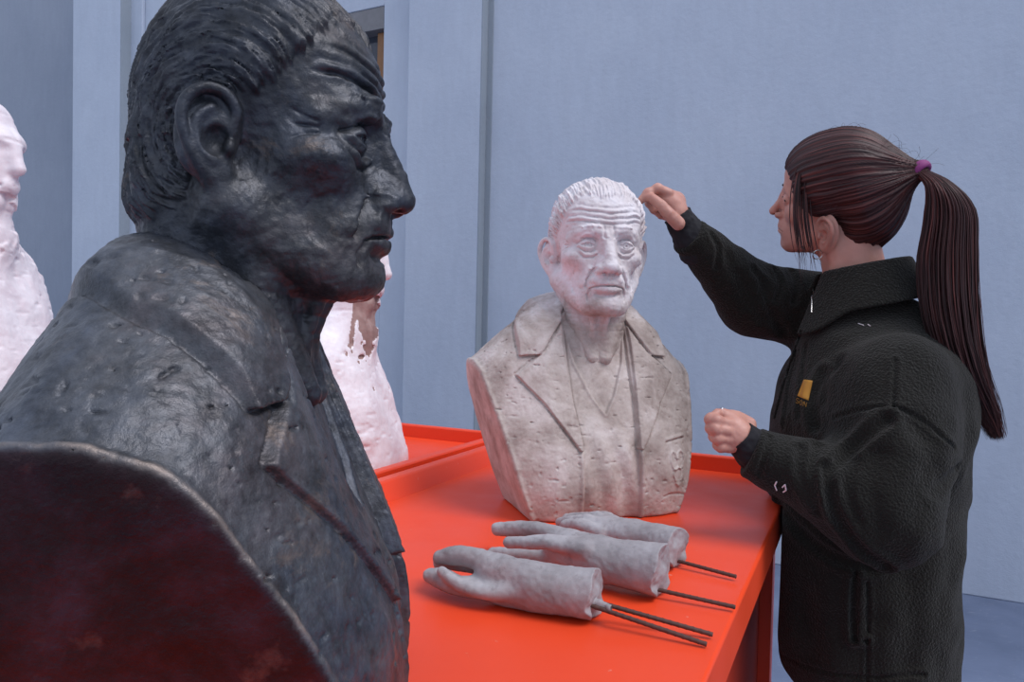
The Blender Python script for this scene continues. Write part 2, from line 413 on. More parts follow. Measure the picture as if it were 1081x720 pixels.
def man_torso(P):
    x0 = P[:, 0]; x = np.abs(x0); y = P[:, 1]; z = P[:, 2]
    d = torso_base(P)
    fr = sst(-y, -0.02, 0.02)
    # coat in front opening: inner edge
    inner = np.interp(z, GI[0], GI[1])
    coat = np.where(y > 0.0, 1.0, sst(x - inner, -0.001, 0.001))
    d = d - 0.0065 * coat
    # sunk shirt with a folded v neck
    vn = poly2(x, z, [(0, 0.175), (0.020, 0.205), (0.045, 0.262), (0.056, 0.33), (0.05, 0.5), (-0.2, 0.5), (-0.2, 0.175)])
    skin = sst(-vn, -0.0008, 0.0008) * fr * (1 - coat)
    d = d + 0.0045 * skin
    band = np.exp(-((vn - 0.003) / 0.0022) ** 2) * fr * (1 - coat)
    d = d - 0.0018 * band
    # folds of the shirt below
    d = d - (1 - coat) * fr * sst(0.17 - z, 0, 0.06) * 0.0022 * np.cos((x0 + 0.25 * (z - 0.1) + 0.01) * 150)
    # collar and lapel
    th = np.arctan2(x, -(y - 0.02)); rr = np.hypot(x, y - 0.02)
    ro = np.interp(th, [0.9, 1.05, 1.3, 1.6, 2.0, 2.5, 3.2], [0.170, 0.162, 0.146, 0.136, 0.126, 0.118, 0.112])
    fc = poly2(x, z, [(0.0, 0.45), (0.050, 0.36), (0.066, 0.330), (0.104, 0.276), (0.150, 0.272), (0.5, 0.26), (0.5, 0.7), (0, 0.7)])
    colr = np.maximum(rr - ro, np.where(y < 0.02, fc, -1))
    lap = poly2(x, z, [(0.060, 0.335), (0.100, 0.280), (0.150, 0.240), (0.110, 0.195), (0.058, 0.118), (0.050, 0.118), (0.058, 0.20)])
    lap = np.where(y > 0.02, 1.0, lap)
    cm = sst(-colr, -0.0009, 0.0009); lm = sst(-lap, -0.0009, 0.0009) * sst(-y, -0.02, -0.01)
    d = d - 0.0065 * cm - 0.0050 * np.maximum(lm - cm, 0)
    # undercut furrows beside the edges
    d = d + 0.0022 * np.exp(-((colr - 0.0022) / 0.0016) ** 2) * (1 - cm) + 0.0026 * np.exp(-((lap - 0.0020) / 0.0014) ** 2) * (1 - lm) * sst(-y, -0.02, 0.0)
    # gorge line between collar and lapel
    e, _ = line2(x, z, [(0.066, 0.330), (0.104, 0.276)])
    d = d + 0.0016 * np.exp(-(e / 0.0013) ** 2) * fr * sst(0.11 - x, 0, 0.01)
    # coat front edge below the lapel, and a soft crease
    e, _ = line2(x, z, [(0.054, 0.12), (0.053, -0.01)])
    d = d - 0.0028 * np.exp(-((x - inner - 0.004) / 0.004) ** 2) * fr * sst(0.125 - z, 0, 0.02)
    # breast pocket and the embroidered badge on his left breast
    if True:
        pk, _ = line2(x0, z, [(0.108, 0.132), (0.150, 0.136)])
        d = d - 0.0022 * np.exp(-(pk / 0.0028) ** 2) * fr
        pk2, _ = line2(x0, z, [(0.106, 0.127), (0.152, 0.131)])
        d = d + 0.0024 * np.exp(-(pk2 / 0.0012) ** 2) * fr
        def curl(s):
            return [(0.129 + s * 0.001, 0.098), (0.129 + s * 0.004, 0.107), (0.129 + s * 0.010, 0.111), (0.129 + s * 0.016, 0.106), (0.129 + s * 0.0165, 0.094),
                    (0.129 + s * 0.012, 0.082), (0.129 + s * 0.013, 0.072), (0.129 + s * 0.006, 0.060)]
        for s in (-1, 1):
            e, _ = line2(x0, z, curl(s)); d = d - 0.0025 * np.exp(-(e / 0.0015) ** 2) * fr
        e, _ = line2(x0, z, [(0.117, 0.082), (0.123, 0.080), (0.129, 0.083), (0.137, 0.080)]); d = d - 0.0028 * np.exp(-(e / 0.0014) ** 2) * fr
        e, _ = line2(x0, z, [(0.124, 0.056), (0.130, 0.051), (0.136, 0.057)]); d = d - 0.0020 * np.exp(-(e / 0.0018) ** 2) * fr
        e, _ = line2(x0, z, [(0.098, 0.034), (0.112, 0.038), (0.132, 0.036), (0.148, 0.033)]); d = d + 0.0018 * np.exp(-(e / 0.0018) ** 2) * fr
    # clay texture: soft modelling, gouges and pits
    d = d + 0.0014 * fbm(P, 22, 3, 21)
    g = noise(P, (75, 75, 200), 31) + 0.6 * noise(P, (120, 120, 220), 33)
    d = d + 0.0020 * sst(g, 0.75, 1.15)
    d = d + 0.0016 * sst(noise(P, (150, 150, 240), 35), 0.62, 0.85) * coat + 0.0004 * noise(P, 240, 36)
    # arm cuts and base
    cut = (x - 0.144 - 0.255 * z + 0.10 * np.maximum(0.06 - z, 0)) * 0.973 + 0.0008 * fbm(P, 30, 2, 41)
    rim = 0.0022 * np.exp(-((cut + 0.004) / 0.004) ** 2)
    d = smax(d - rim, cut, 0.003)
    d = smax(d, -z + 0.0004, 0.006)
    return d

def cut_mask(V):
    x = np.abs(V[:, 0]); z = V[:, 2]
    cut = (x - 0.144 - 0.255 * z + 0.10 * np.maximum(0.06 - z, 0)) * 0.973 + 0.0008 * fbm(V, 30, 2, 41)
    return np.stack([sst(cut, -0.0032, -0.0010), np.exp(-((cut + 0.0045) / 0.0022) ** 2), cut * 0], 1)

HDY = 0.0
def head_in_bust(P, turn=0.0, nod=0.0):
    R = rotm(nod, 0, turn)
    q = (P - v3((0, HDY, EYE)))
    if turn or nod:
        piv = v3((0, 0.03, -0.15)); w = sst(P[:, 2], 0.30, 0.37)[:, None].astype(F)
        qr = (q - piv) @ R + piv
        q = q * (1 - w) + qr * w
    return man_head(q)
# ------------------------------------------------------------------ materials
class NT:
    def __init__(s, name):
        s.m = bpy.data.materials.new(name); s.m.use_nodes = True
        s.t = s.m.node_tree; s.b = s.t.nodes['Principled BSDF']
        s.tc = s.t.nodes.new('ShaderNodeTexCoord')
    def n(s, typ, **kw):
        o = s.t.nodes.new(typ)
        for k, v in kw.items():
            if k in o.inputs.keys(): o.inputs[k].default_value = v
            else: setattr(o, k, v)
        return o
    def l(s, a, b): s.t.links.new(a, b)
    def co(s, scale=(1, 1, 1), src='Object'):
        mp = s.n('ShaderNodeMapping'); mp.inputs['Scale'].default_value = scale
        s.l(s.tc.outputs[src], mp.inputs['Vector']); return mp.outputs[0]
    def noise(s, sc, det=4, rough=0.55, scale=(1, 1, 1), dist=0.0):
        o = s.n('ShaderNodeTexNoise'); o.inputs['Scale'].default_value = sc; o.inputs['Detail'].default_value = det
        o.inputs['Roughness'].default_value = rough; o.inputs['Distortion'].default_value = dist
        s.l(s.co(scale), o.inputs['Vector']); return o.outputs[0]
    def ramp(s, fac, stops):
        r = s.n('ShaderNodeValToRGB'); e = r.color_ramp.elements
        e[0].position, e[0].color = stops[0][0], (*stops[0][1], 1)
        e[1].position, e[1].color = stops[-1][0], (*stops[-1][1], 1)
        for p, c in stops[1:-1]:
            k = e.new(p); k.color = (*c, 1)
        s.l(fac, r.inputs[0]); return r.outputs[0]
    def mix(s, fac, a, b, mode='MIX'):
        m = s.n('ShaderNodeMix', data_type='RGBA', blend_type=mode)
        for i, v in ((0, fac), (6, a), (7, b)):
            if hasattr(v, 'is_linked') or hasattr(v, 'links'): s.l(v, m.inputs[i])
            elif i == 0: m.inputs[0].default_value = v
            else: m.inputs[i].default_value = (*v, 1)
        return m.outputs[2]
    def bump(s, hs, base=None):
        prev = None
        for h, st, dist in hs:
            b = s.n('ShaderNodeBump'); b.inputs['Strength'].default_value = st; b.inputs['Distance'].default_value = dist
            s.l(h, b.inputs['Height'])
            if prev: s.l(prev, b.inputs['Normal'])
            prev = b.outputs[0]
        s.l(prev, s.b.inputs['Normal'])
    def set(s, **kw):
        for k, v in kw.items():
            k = k.replace('_', ' ')
            i = s.b.inputs[k]
            if hasattr(v, 'links'): s.l(v, i)
            elif isinstance(v, tuple): i.default_value = (*v, 1)
            else: i.default_value = v
        return s

def g3(v): return (v, v, v)

def mat_bronze(name='dark bronze', jacket=False):
    s = NT(name)
    k = 1.2 if jacket else 0.78
    def m(*c): return tuple(v * k for v in c)
    c = s.ramp(s.noise(6, 8, 0.68, dist=0.4), [(0.28, m(0.026, 0.028, 0.036)), (0.44, m(0.062, 0.072, 0.092)), (0.54, m(0.085, 0.090, 0.100)), (0.64, m(0.095, 0.085, 0.090)), (0.74, m(0.085, 0.130, 0.150))])
    c2 = s.ramp(s.noise(42, 7, 0.72), [(0.35, g3(0.40)), (0.65, g3(1.12))])
    c = s.mix(1.0, c, c2, 'MULTIPLY')
    rub = s.ramp(s.noise(13, 8, 0.72, dist=0.6), [(0.60, g3(0)), (0.70, g3(0.8))])
    c = s.mix(rub, c, m(0.150, 0.115, 0.095))
    met = 0.5
    if jacket:
        at = s.n('ShaderNodeAttribute'); at.attribute_name = 'cut'
        sp = s.n('ShaderNodeSeparateXYZ'); s.l(at.outputs['Vector'], sp.inputs[0])
        cc = s.ramp(s.noise(11, 8, 0.7, dist=0.3), [(0.32, (0.006, 0.0025, 0.004)), (0.46, (0.017, 0.0065, 0.0085)), (0.56, (0.030, 0.013, 0.019)), (0.68, (0.046, 0.026, 0.040))])
        sp2 = s.ramp(s.noise(26, 5, 0.6), [(0.62, g3(0)), (0.74, g3(0.55))])
        cc = s.mix(sp2, cc, (0.15, 0.075, 0.065))
        wr = s.ramp(s.noise(30, 4, 0.6), [(0.40, g3(0.15)), (0.62, g3(0.9))])
        w2 = s.n('ShaderNodeMath', operation='MULTIPLY'); s.l(sp.outputs[1], w2.inputs[0]); s.l(wr, w2.inputs[1])
        c = s.mix(w2.outputs[0], c, (0.27, 0.22, 0.19))
        c = s.mix(sp.outputs[0], c, cc)
    r = s.ramp(s.noise(30, 6, 0.65), [(0.3, g3(0.34)), (0.7, g3(0.58))])
    s.set(Base_Color=c, Metallic=met, Roughness=r)
    s.b.inputs['Specular IOR Level'].default_value = 0.5
    s.bump([(s.noise(170, 5, 0.65), 0.5, 0.0016), (s.noise(50, 5, 0.65), 0.4, 0.004)])
    return s.m

def mat_plaster(name, lo, mid, hi, stain=(0.23, 0.17, 0.14), amt=0.5, rough=0.75):
    s = NT(name)
    c = s.ramp(s.noise(14, 8, 0.65, dist=0.3), [(0.32, lo), (0.5, mid), (0.66, hi)])
    k = s.ramp(s.noise(60, 6, 0.7), [(0.56, g3(0)), (0.74, g3(amt))])
    c = s.mix(k, c, stain)
    s.set(Base_Color=c, Roughness=rough)
    s.bump([(s.noise(220, 4, 0.65), 0.35, 0.0012), (s.noise(70, 5, 0.6), 0.25, 0.003)])
    return s.m

def mat_plaster_bust():
    """white on the freshly brushed head, beige grime on the older jacket"""
    s = NT('weathered beige plaster')
    nz = s.noise(14, 8, 0.65, dist=0.3)
    lo = s.ramp(nz, [(0.34, (0.26, 0.205, 0.18)), (0.5, (0.43, 0.365, 0.33)), (0.66, (0.58, 0.52, 0.49))])
    hi = s.ramp(nz, [(0.30, (0.50, 0.43, 0.42)), (0.5, (0.66, 0.61, 0.62)), (0.66, (0.76, 0.73, 0.76))])
    sp = s.n('ShaderNodeSeparateXYZ'); s.l(s.tc.outputs['Object'], sp.inputs[0])
    ad = s.n('ShaderNodeMath', operation='MULTIPLY_ADD'); s.l(nz, ad.inputs[0]); ad.inputs[1].default_value = 0.14; s.l(sp.outputs[2], ad.inputs[2])
    mr = s.n('ShaderNodeMapRange'); s.l(ad.outputs[0], mr.inputs[0]); mr.inputs[1].default_value = 0.40; mr.inputs[2].default_value = 0.47
    c = s.mix(mr.outputs[0], lo, hi)
    k = s.ramp(s.noise(60, 6, 0.7), [(0.56, g3(0)), (0.74, g3(0.5))])
    c = s.mix(k, c, (0.25, 0.19, 0.16))
    s.set(Base_Color=c, Roughness=0.72)
    s.bump([(s.noise(220, 4, 0.65), 0.35, 0.0012), (s.noise(70, 5, 0.6), 0.25, 0.003)])
    return s.m

def mat_paint(name, col, col2, rough=0.32):
    s = NT(name)
    c = s.ramp(s.noise(2.5, 4), [(0.35, col), (0.68, col2)])
    sc = s.ramp(s.noise(90, 3, 0.5, scale=(1, 1, 1)), [(0.735, g3(0)), (0.76, g3(0.35))])
    c = s.mix(sc, c, (0.75, 0.45, 0.38))
    r = s.ramp(s.noise(9, 5), [(0.35, g3(rough)), (0.7, g3(rough + 0.14))])
    s.set(Base_Color=c, Roughness=r)
    s.b.inputs['Specular IOR Level'].default_value = 0.4
    s.bump([(s.noise(400, 2), 0.05, 0.0005)])
    return s.m

def mat_wall(name, a, b):
    s = NT(name)
    c = s.ramp(s.noise(1.1, 6, 0.6), [(0.35, a), (0.68, b)])
    c2 = s.ramp(s.noise(18, 5, 0.7, scale=(1, 1, 0.25)), [(0.3, g3(0.93)), (0.7, g3(1.0))])
    c = s.mix(1.0, c, c2, 'MULTIPLY')
    s.set(Base_Color=c, Roughness=0.85)
    s.bump([(s.noise(28, 6, 0.65), 0.25, 0.01), (s.noise(180, 3), 0.15, 0.003)])
    return s.m

def mat_floor():
    s = NT('blue grey concrete floor')
    c = s.ramp(s.noise(2.2, 7, 0.6), [(0.3, (0.085, 0.115, 0.185)), (0.7, (0.150, 0.190, 0.290))])
    k = s.ramp(s.noise(14, 6, 0.65, scale=(1, 3, 1), dist=1.5), [(0.58, g3(0)), (0.72, g3(0.35))])
    c = s.mix(k, c, (0.33, 0.36, 0.42))
    s.set(Base_Color=c, Roughness=0.45)
    s.bump([(s.noise(35, 5), 0.12, 0.004)])
    return s.m

def mat_fleece():
    s = NT('dark green fleece')
    c = s.ramp(s.noise(5, 3), [(0.3, (0.0120, 0.0117, 0.0100)), (0.7, (0.0195, 0.0188, 0.0160))])
    s.set(Base_Color=c, Roughness=0.95)
    s.b.inputs['Specular IOR Level'].default_value = 0.15
    s.b.inputs['Sheen Weight'].default_value = 0.35
    s.b.inputs['Sheen Roughness'].default_value = 0.4
    s.b.inputs['Sheen Tint'].default_value = (0.30, 0.29, 0.28, 1)
    v = s.n('ShaderNodeTexVoronoi'); v.inputs['Scale'].default_value = 260; s.l(s.co(), v.inputs['Vector'])
    s.bump([(s.noise(260, 4, 0.65), 0.9, 0.004), (v.outputs[0], 0.6, 0.0035)])
    return s.m

def mat_plain(name, col, rough=0.6, metal=0.0, bump=None, **kw):
    s = NT(name)
    c = s.ramp(s.noise(20, 4), [(0.3, tuple(x * 0.82 for x in col)), (0.7, col)])
    s.set(Base_Color=c, Roughness=rough, Metallic=metal, **kw)
    if bump: s.bump([(s.noise(bump[0], 4, 0.6), bump[1], bump[2])])
    return s.m

def mat_hair():
    s = NT('dark auburn hair')
    at = s.n('ShaderNodeAttribute'); at.attribute_name = 'strand'
    nz = s.n('ShaderNodeTexNoise'); nz.inputs['Scale'].default_value = 1.0; nz.inputs['Detail'].default_value = 3
    s.l(at.outputs['Vector'], nz.inputs['Vector'])
    c = s.ramp(nz.outputs[0], [(0.30, (0.009, 0.004, 0.0045)), (0.52, (0.040, 0.011, 0.011)), (0.72, (0.135, 0.036, 0.030))])
    s.set(Base_Color=c, Roughness=0.5)
    s.b.inputs['Specular IOR Level'].default_value = 0.35
    s.bump([(nz.outputs[0], 0.6, 0.002)])
    return s.m

def mat_skin():
    s = NT('skin')
    c = s.ramp(s.noise(26, 4), [(0.3, (0.46, 0.215, 0.165)), (0.7, (0.56, 0.285, 0.22))])
    s.set(Base_Color=c, Roughness=0.5)
    s.b.inputs['Subsurface Weight'].default_value = 0.12
    s.b.inputs['Subsurface Radius'].default_value = (0.01, 0.004, 0.002)
    s.bump([(s.noise(380, 3), 0.12, 0.0008)])
    return s.m

M = dict(
    bronze=mat_bronze(), bronze_jacket=mat_bronze('dark bronze with reddish arm cuts', True),
    plaster=mat_plaster_bust(),
    white=mat_plaster('fresh white plaster', (0.66, 0.58, 0.62), (0.76, 0.71, 0.74), (0.84, 0.81, 0.84), (0.55, 0.42, 0.45), 0.3, 0.65),
    core=mat_plaster('bare brown clay core', (0.20, 0.12, 0.10), (0.30, 0.19, 0.17), (0.42, 0.30, 0.27), amt=0.3),
    clay=mat_plaster('grey plaster', (0.22, 0.205, 0.21), (0.315, 0.295, 0.305), (0.40, 0.385, 0.40), (0.13, 0.115, 0.115), 0.6),
    red=mat_paint('orange red enamel', (0.80, 0.062, 0.016), (0.86, 0.075, 0.022)),
    red_matt=mat_paint('orange red undercoat', (0.62, 0.040, 0.012), (0.68, 0.050, 0.016), 0.7),
    wall=mat_wall('pale blue grey render', (0.45, 0.51, 0.605), (0.50, 0.56, 0.65)),
    side_shade=mat_wall('greenish grey side shade', (0.27, 0.315, 0.36), (0.31, 0.355, 0.40)),  # wall colour darkened to stand for shade on the pilaster sides
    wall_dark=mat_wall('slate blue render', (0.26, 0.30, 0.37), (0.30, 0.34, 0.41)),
    floor=mat_floor(), fleece=mat_fleece(), skin=mat_skin(), hair=mat_hair(),
    rust=mat_plain('rusty steel', (0.115, 0.060, 0.050), 0.7, 0.4, (300, 0.5, 0.001)),
    steel=mat_plain('grey metal edging', (0.42, 0.43, 0.46), 0.35, 0.8),
    knit=mat_plain('black knit cuff', (0.010, 0.010, 0.014), 0.9, 0, (500, 0.4, 0.001)),
    trousers=mat_plain('dark maroon work trousers', (0.045, 0.018, 0.024), 0.9, 0, (300, 0.4, 0.001)),
    shoe=mat_plain('black leather', (0.012, 0.012, 0.012), 0.5),
    grey=mat_plain('grey panel', (0.20, 0.20, 0.21), 0.6),
    wood=mat_plain('brown varnished wood', (0.26, 0.12, 0.045), 0.5, 0, (60, 0.2, 0.002)),
    glass=mat_plain('dark window glass', (0.05, 0.06, 0.08), 0.08),
    silver=mat_plain('silver', (0.75, 0.72, 0.68), 0.2, 1.0),
    purple=mat_plain('purple elastic', (0.24, 0.035, 0.17), 0.7, 0, (400, 0.3, 0.001)),
    logo=mat_plain('orange yellow logo print', (0.58, 0.27, 0.035), 0.7),
    lips=mat_plain('lip skin', (0.36, 0.12, 0.10), 0.45),
    brow=mat_plain('dark brow hair', (0.02, 0.01, 0.01), 0.7),
    stone=mat_plain('grey plinth board', (0.16, 0.16, 0.17), 0.8),
)
# ------------------------------------------------------------------ setting: courtyard wall, floor, tables
D1 = np.array([math.sin(YAW), math.cos(YAW), 0]); D2 = np.array([math.cos(YAW), -math.sin(YAW), 0])
def uv(u, v, z=0.0): return D2 * u + D1 * v + np.array([0, 0, z])

class MB:
    """collects shapes in the (u, v, z) frame of the wall and the tables"""
    def __init__(s): s.V = []; s.Fc = []
    def add(s, vs, fs):
        k = len(s.V); s.V += [uv(*p) for p in vs]; s.Fc += [tuple(i + k for i in f) for f in fs]
    def box(s, u0, u1, v0, v1, z0, z1):
        s.add([(u0, v0, z0), (u1, v0, z0), (u1, v1, z0), (u0, v1, z0), (u0, v0, z1), (u1, v0, z1), (u1, v1, z1), (u0, v1, z1)],
              [(0, 3, 2, 1), (4, 5, 6, 7), (0, 1, 5, 4), (1, 2, 6, 5), (2, 3, 7, 6), (3, 0, 4, 7)])
    def prof(s, pts, a, b, axis='v'):
        """closed profile pushed from a to b along v (profile in u,z) or along u (profile in v,z)"""
        n = len(pts); f = (lambda p, t: (p[0], t, p[1])) if axis == 'v' else (lambda p, t: (t, p[0], p[1]))
        vs = [f(p, a) for p in pts] + [f(p, b) for p in pts]
        fs = [tuple(range(n))[::-1], tuple(range(n, 2 * n))] + [(i, (i + 1) % n, n + (i + 1) % n, n + i) for i in range(n)]
        s.add(vs, fs)
    def build(s, name, mat, parent=None, bevel=0.0, loc=None, seg=3):
        V = np.array(s.V)
        if loc is not None: V = V - np.array(loc)
        o = mesh_obj(name, V, s.Fc, mat, parent, False)
        import bmesh
        bm = bmesh.new(); bm.from_mesh(o.data); bmesh.ops.recalc_face_normals(bm, faces=bm.faces); bm.to_mesh(o.data); bm.free()
        if bevel:
            m = o.modifiers.new('bevel', 'BEVEL'); m.width = bevel; m.segments = seg; m.limit_method = 'ANGLE'; m.angle_limit = math.radians(30)
            o.data.polygons.foreach_set('use_smooth', np.ones(len(o.data.polygons), bool))
            w = o.modifiers.new('wn', 'WEIGHTED_NORMAL'); w.keep_sharp = True
        return o

def struct(o): o['kind'] = 'structure'; return o

WV = 4.073
b = MB(); b.box(-14.0, 8.0, -3.5, WV + 0.6, -0.05, 0.0); struct(b.build('floor', M['floor']))
b = MB()
b.box(-5.644, -3.92, WV, WV + 0.4, 0, 5.2); b.box(-3.92, -3.03, WV, WV + 0.4, 3.46, 5.2); b.box(-3.92, -3.03, WV, WV + 0.4, 0, 1.6)
b.box(-3.03, 8.0, WV, WV + 0.4, 0, 5.2); b.box(-2.77, -2.21, WV - 0.075, WV, 0, 5.2)
b.box(-6.285, -5.644, WV - 0.12, WV + 0.4, 0, 5.2); b.box(-5.66, -5.50, WV - 0.03, WV, 0, 5.2)
struct(b.build('wall_back', M['wall'], bevel=0.006))
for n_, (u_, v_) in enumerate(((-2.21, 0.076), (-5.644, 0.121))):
    b = MB(); b.box(u_ - 0.002, u_ + 0.006, WV - v_, WV, 0, 5.2); b.box(u_ + 0.006, u_ + 0.045, WV - 0.008, WV, 0, 5.2); struct(b.build('side_shade_%d' % (n_ + 1), M['side_shade']))  # thin slabs added to paint the shade on the pilasters' right sides
b = MB(); b.box(-14.0, -6.285, WV + 0.2, WV + 0.4, 0, 5.2); struct(b.build('wall_left', M['wall_dark']))
# window with its grey blind box, brown frame and dark pane
w = thing('window_1', None, None, tuple(uv(-3.4, WV + 0.1, 1.6))); struct(w)
wl = np.array(w.location)
b = MB(); b.box(-3.92, -3.033, WV + 0.004, WV + 0.14, 3.305, 3.458); o = b.build('blind_box', M['grey'], w, 0.004, wl)
b = MB(); b.box(-3.12, -3.033, WV + 0.05, WV + 0.14, 1.6, 3.30); b.box(-3.92, -3.83, WV + 0.05, WV + 0.14, 1.6, 3.30); b.box(-3.83, -3.12, WV + 0.05, WV + 0.14, 1.6, 1.68)
b.box(-3.83, -3.12, WV + 0.05, WV + 0.14, 2.4, 2.46); b.build('frame', M['wood'], w, 0.004, wl)
b = MB(); b.box(-3.84, -3.11, WV + 0.10, WV + 0.11, 1.66, 3.31); b.build('pane', M['glass'], w, 0, wl)

def table(name, label, u0, u1, v0, v1, left_rim, right_rim, front_rim=True):
    base = uv((u0 + u1) / 2, (v0 + v1) / 2, 0)
    t = thing(name, label, 'table', tuple(base))
    r = 0.034
    b = MB()
    b.box(u0 + 0.004, u1, v0, v1, TOP - 0.060, TOP)                                  # sheet-metal top with a folded-down edge
    b.prof([(v1 - 0.002, TOP - 0.04), (v1, TOP + r), (v1 + 0.022, TOP + r), (v1 + 0.022, TOP - 0.06), (v1 - 0.002, TOP - 0.06)], u0, u1, 'u')
    if left_rim:
        b.prof([(u0 + 0.048, TOP - 0.004), (u0 + 0.026, TOP + r), (u0, TOP + r), (u0, TOP - 0.06), (u0 + 0.04, TOP - 0.06)], v0, v1 + 0.01, 'v')
    if right_rim:
        b.prof([(u1 - 0.048, TOP - 0.004), (u1 - 0.026, TOP + r), (u1, TOP + r), (u1, TOP - 0.06), (u1 - 0.04, TOP - 0.06)], v0, v1 + 0.01, 'v')
    b.build('tray_top', M['red'], t, 0.005, base)
    for lu in (u0 + 0.03, u1 - 0.075):
        for lv in (v0 + 0.03, v1 - 0.075):
            b = MB(); b.box(lu, lu + 0.045, lv, lv + 0.045, 0.0, TOP - 0.058); b.build('leg', M['red'], t, 0.004, base)
    b = MB(); b.box(u0 + 0.035, u1 - 0.055, v0 + 0.08, v1 - 0.06, 0.25, 0.850); b.build('drawer_box', M['red_matt'], t, 0.004, base)
    b = MB(); b.box(u1 - 0.040, u1 - 0.030, v0 + 0.08, v1 - 0.08, 0.855, 0.872); b.build('edge_trim', M['steel'], t, 0.001, base)
    return t

table('work_table', 'orange red metal work table carrying the beige bust and the grey plaster hands', -0.800, -0.118, 0.06, 1.663, True, False)
table('tray_table', 'orange red metal tray table on the left, under the rough white bust', -1.545, -0.828, 0.06, 1.680, True, True)
# ------------------------------------------------------------------ the busts
HEAD_H = 0.0012; TORSO_H = 0.0021
VH, QH = polygonize(lambda P: smax(head_in_bust(P), -(P[:, 2] - 0.255), 0.002), (-0.105, -0.14, 0.245), (0.105, 0.13, 0.605), HEAD_H)
VT, QT = polygonize(man_torso, (-0.25, -0.145, -0.02), (0.25, 0.17, 0.44), TORSO_H)
CUTM = cut_mask(VT)

br = thing('bronze_bust', 'dark bronze bust of an old man with slicked hair, large in the left foreground', 'sculpture', BR_LOC, math.radians(BR_ROT))
hd = mesh_obj('head', VH, QH, M['bronze'], br)
hr = math.radians(-5); hd.rotation_euler = (0, 0, hr); hd.location = (0.03 * math.sin(hr), 0.03 - 0.03 * math.cos(hr), 0)
bj = mesh_obj('jacket', VT, QT, M['bronze_jacket'], br)
bj.data.attributes.new('cut', 'FLOAT_VECTOR', 'POINT').data.foreach_set('vector', CUTM.astype(np.float32).ravel())

pl = thing('plaster_bust', 'beige plaster bust of an old man in a jacket, standing centre of the red table', 'sculpture', PL_LOC, math.radians(PL_ROT))
hd = mesh_obj('head', VH, QH, M['plaster'], pl)
hr = math.radians(PL_HEAD); hd.rotation_euler = (0, 0, hr); hd.location = (0.03 * math.sin(hr) + PL_HX, 0.03 - 0.03 * math.cos(hr), 0)
mesh_obj('jacket', VT, QT, M['plaster'], pl)

# rough white casts
def peel(P):
    """where the white coat has flaked off the neck"""
    return noise(P, (38, 38, 14), 61) + 0.5 * noise(P, 100, 62) + 0.35 - 9.0 * np.abs(P[:, 2] - 0.335) - 9.0 * np.maximum(P[:, 0] - 0.02, 0)

def rough_bust(P):
    M2 = mir(P); x, y, z = M2[:, 0], M2[:, 1], M2[:, 2]
    H = P - v3((0, 0.022, EYE)); HM = mir(H)
    d = ell(HM, (0, 0.014, 0.040), (0.078, 0.092, 0.086))
    d = smin(d, ell(HM, (0, -0.036, -0.030), (0.056, 0.055, 0.076)), 0.03)
    d = smin(d, cap(HM, (0.052, 0.0, -0.055), (0.018, -0.066, -0.100), 0.02, 0.02), 0.03)
    d = smin(d, cap(HM, (0, -0.090, 0.005), (0, -0.103, -0.034), 0.010, 0.013), 0.02)
    d = smin(d, cap(HM, (0.01, -0.082, 0.024), (0.046, -0.070, 0.020), 0.008, 0.007), 0.02)
    d = smin(d, ell(HM, (0, -0.088, -0.068), (0.022, 0.012, 0.016)), 0.014)
    d = smax(d, -ell(HM, (0.032, -0.096, 0.002), (0.016, 0.014, 0.010)), 0.012)
    d = smin(d, ell(HM, (0.076, 0.014, -0.010), (0.010, 0.020, 0.030)), 0.01)
    d = smin(d, cap(M2, (0, 0.020, 0.42), (0, 0.006, 0.30), 0.060, 0.070), 0.03)
    yf = np.interp(z, GZ, GF) - 0.032 * sst(0.11 - z, 0, 0.12); yb = np.interp(z, GZ, GB) + 0.012 * sst(0.06 - z, 0, 0.07)
    cy = (yf + yb) / 2; wy = (yb - yf) / 2 * 0.93; wx = 0.140 + 0.22 * z - 0.25 * np.maximum(z - 0.24, 0) + 0.02 * sst(0.05 - z, 0, 0.05)
    q = ((x / np.maximum(wx, 0.05)) ** 2.4 + (np.abs(y - cy) / wy) ** 2.4) ** (1 / 2.4)
    t = (q - 1) * wy * 0.85
    t = smax(t, (z - (0.375 - 0.60 * x - 0.6 * np.maximum(-y - 0.02, 0))) * 0.85, 0.06)
    d = smin(d, t, 0.045)
    d = d + 0.0060 * fbm(P, 11, 2, 51) + 0.0010 * fbm(P, 60, 3, 55) + 0.0016 * sst(noise(P, (35, 35, 110), 57), 0.35, 0.8)
    d = d + 0.0035 * sst(peel(P), -0.10, 0.02) * sst(-y, 0.02, 0.03)
    return smax(d, -z + 0.0004, 0.004).astype(F)

VR, QR = polygonize(rough_bust, (-0.25, -0.17, -0.02), (0.25, 0.19, 0.62), 0.0034)
cr = VR[QR].mean(1)
bare = ((peel(cr) > -0.04) & (cr[:, 1] < -0.025)).astype(np.int32)
wb = thing('white_bust', 'rough white plaster bust on the left tray table, half hidden behind the bronze bust', 'sculpture', WB_LOC, math.radians(WB_ROT))
mesh_obj('body', VR, QR, [M['white'], M['core']], wb, True, bare)
st = thing('tall_bust', 'rough white plaster bust cut off by the left edge of the photo', 'sculpture', TB_LOC, math.radians(TB_ROT))
st.scale = (TB_S,) * 3
mesh_obj('body', VR, QR, M['white'], st)
ped = MB()
cu, cv = float(np.dot(TB_LOC, D2)), float(np.dot(TB_LOC, D1))
ped.box(cu - 0.24, cu + 0.24, cv - 0.24, cv + 0.24, 0.0, TB_LOC[2] - 0.03); ped.box(cu - 0.26, cu + 0.26, cv - 0.26, cv + 0.26, TB_LOC[2] - 0.03, TB_LOC[2])
pc = np.array([TB_LOC[0], TB_LOC[1], 0.0])
po = ped.build('pedestal', M['stone'], None, 0.004, pc); po.location = pc
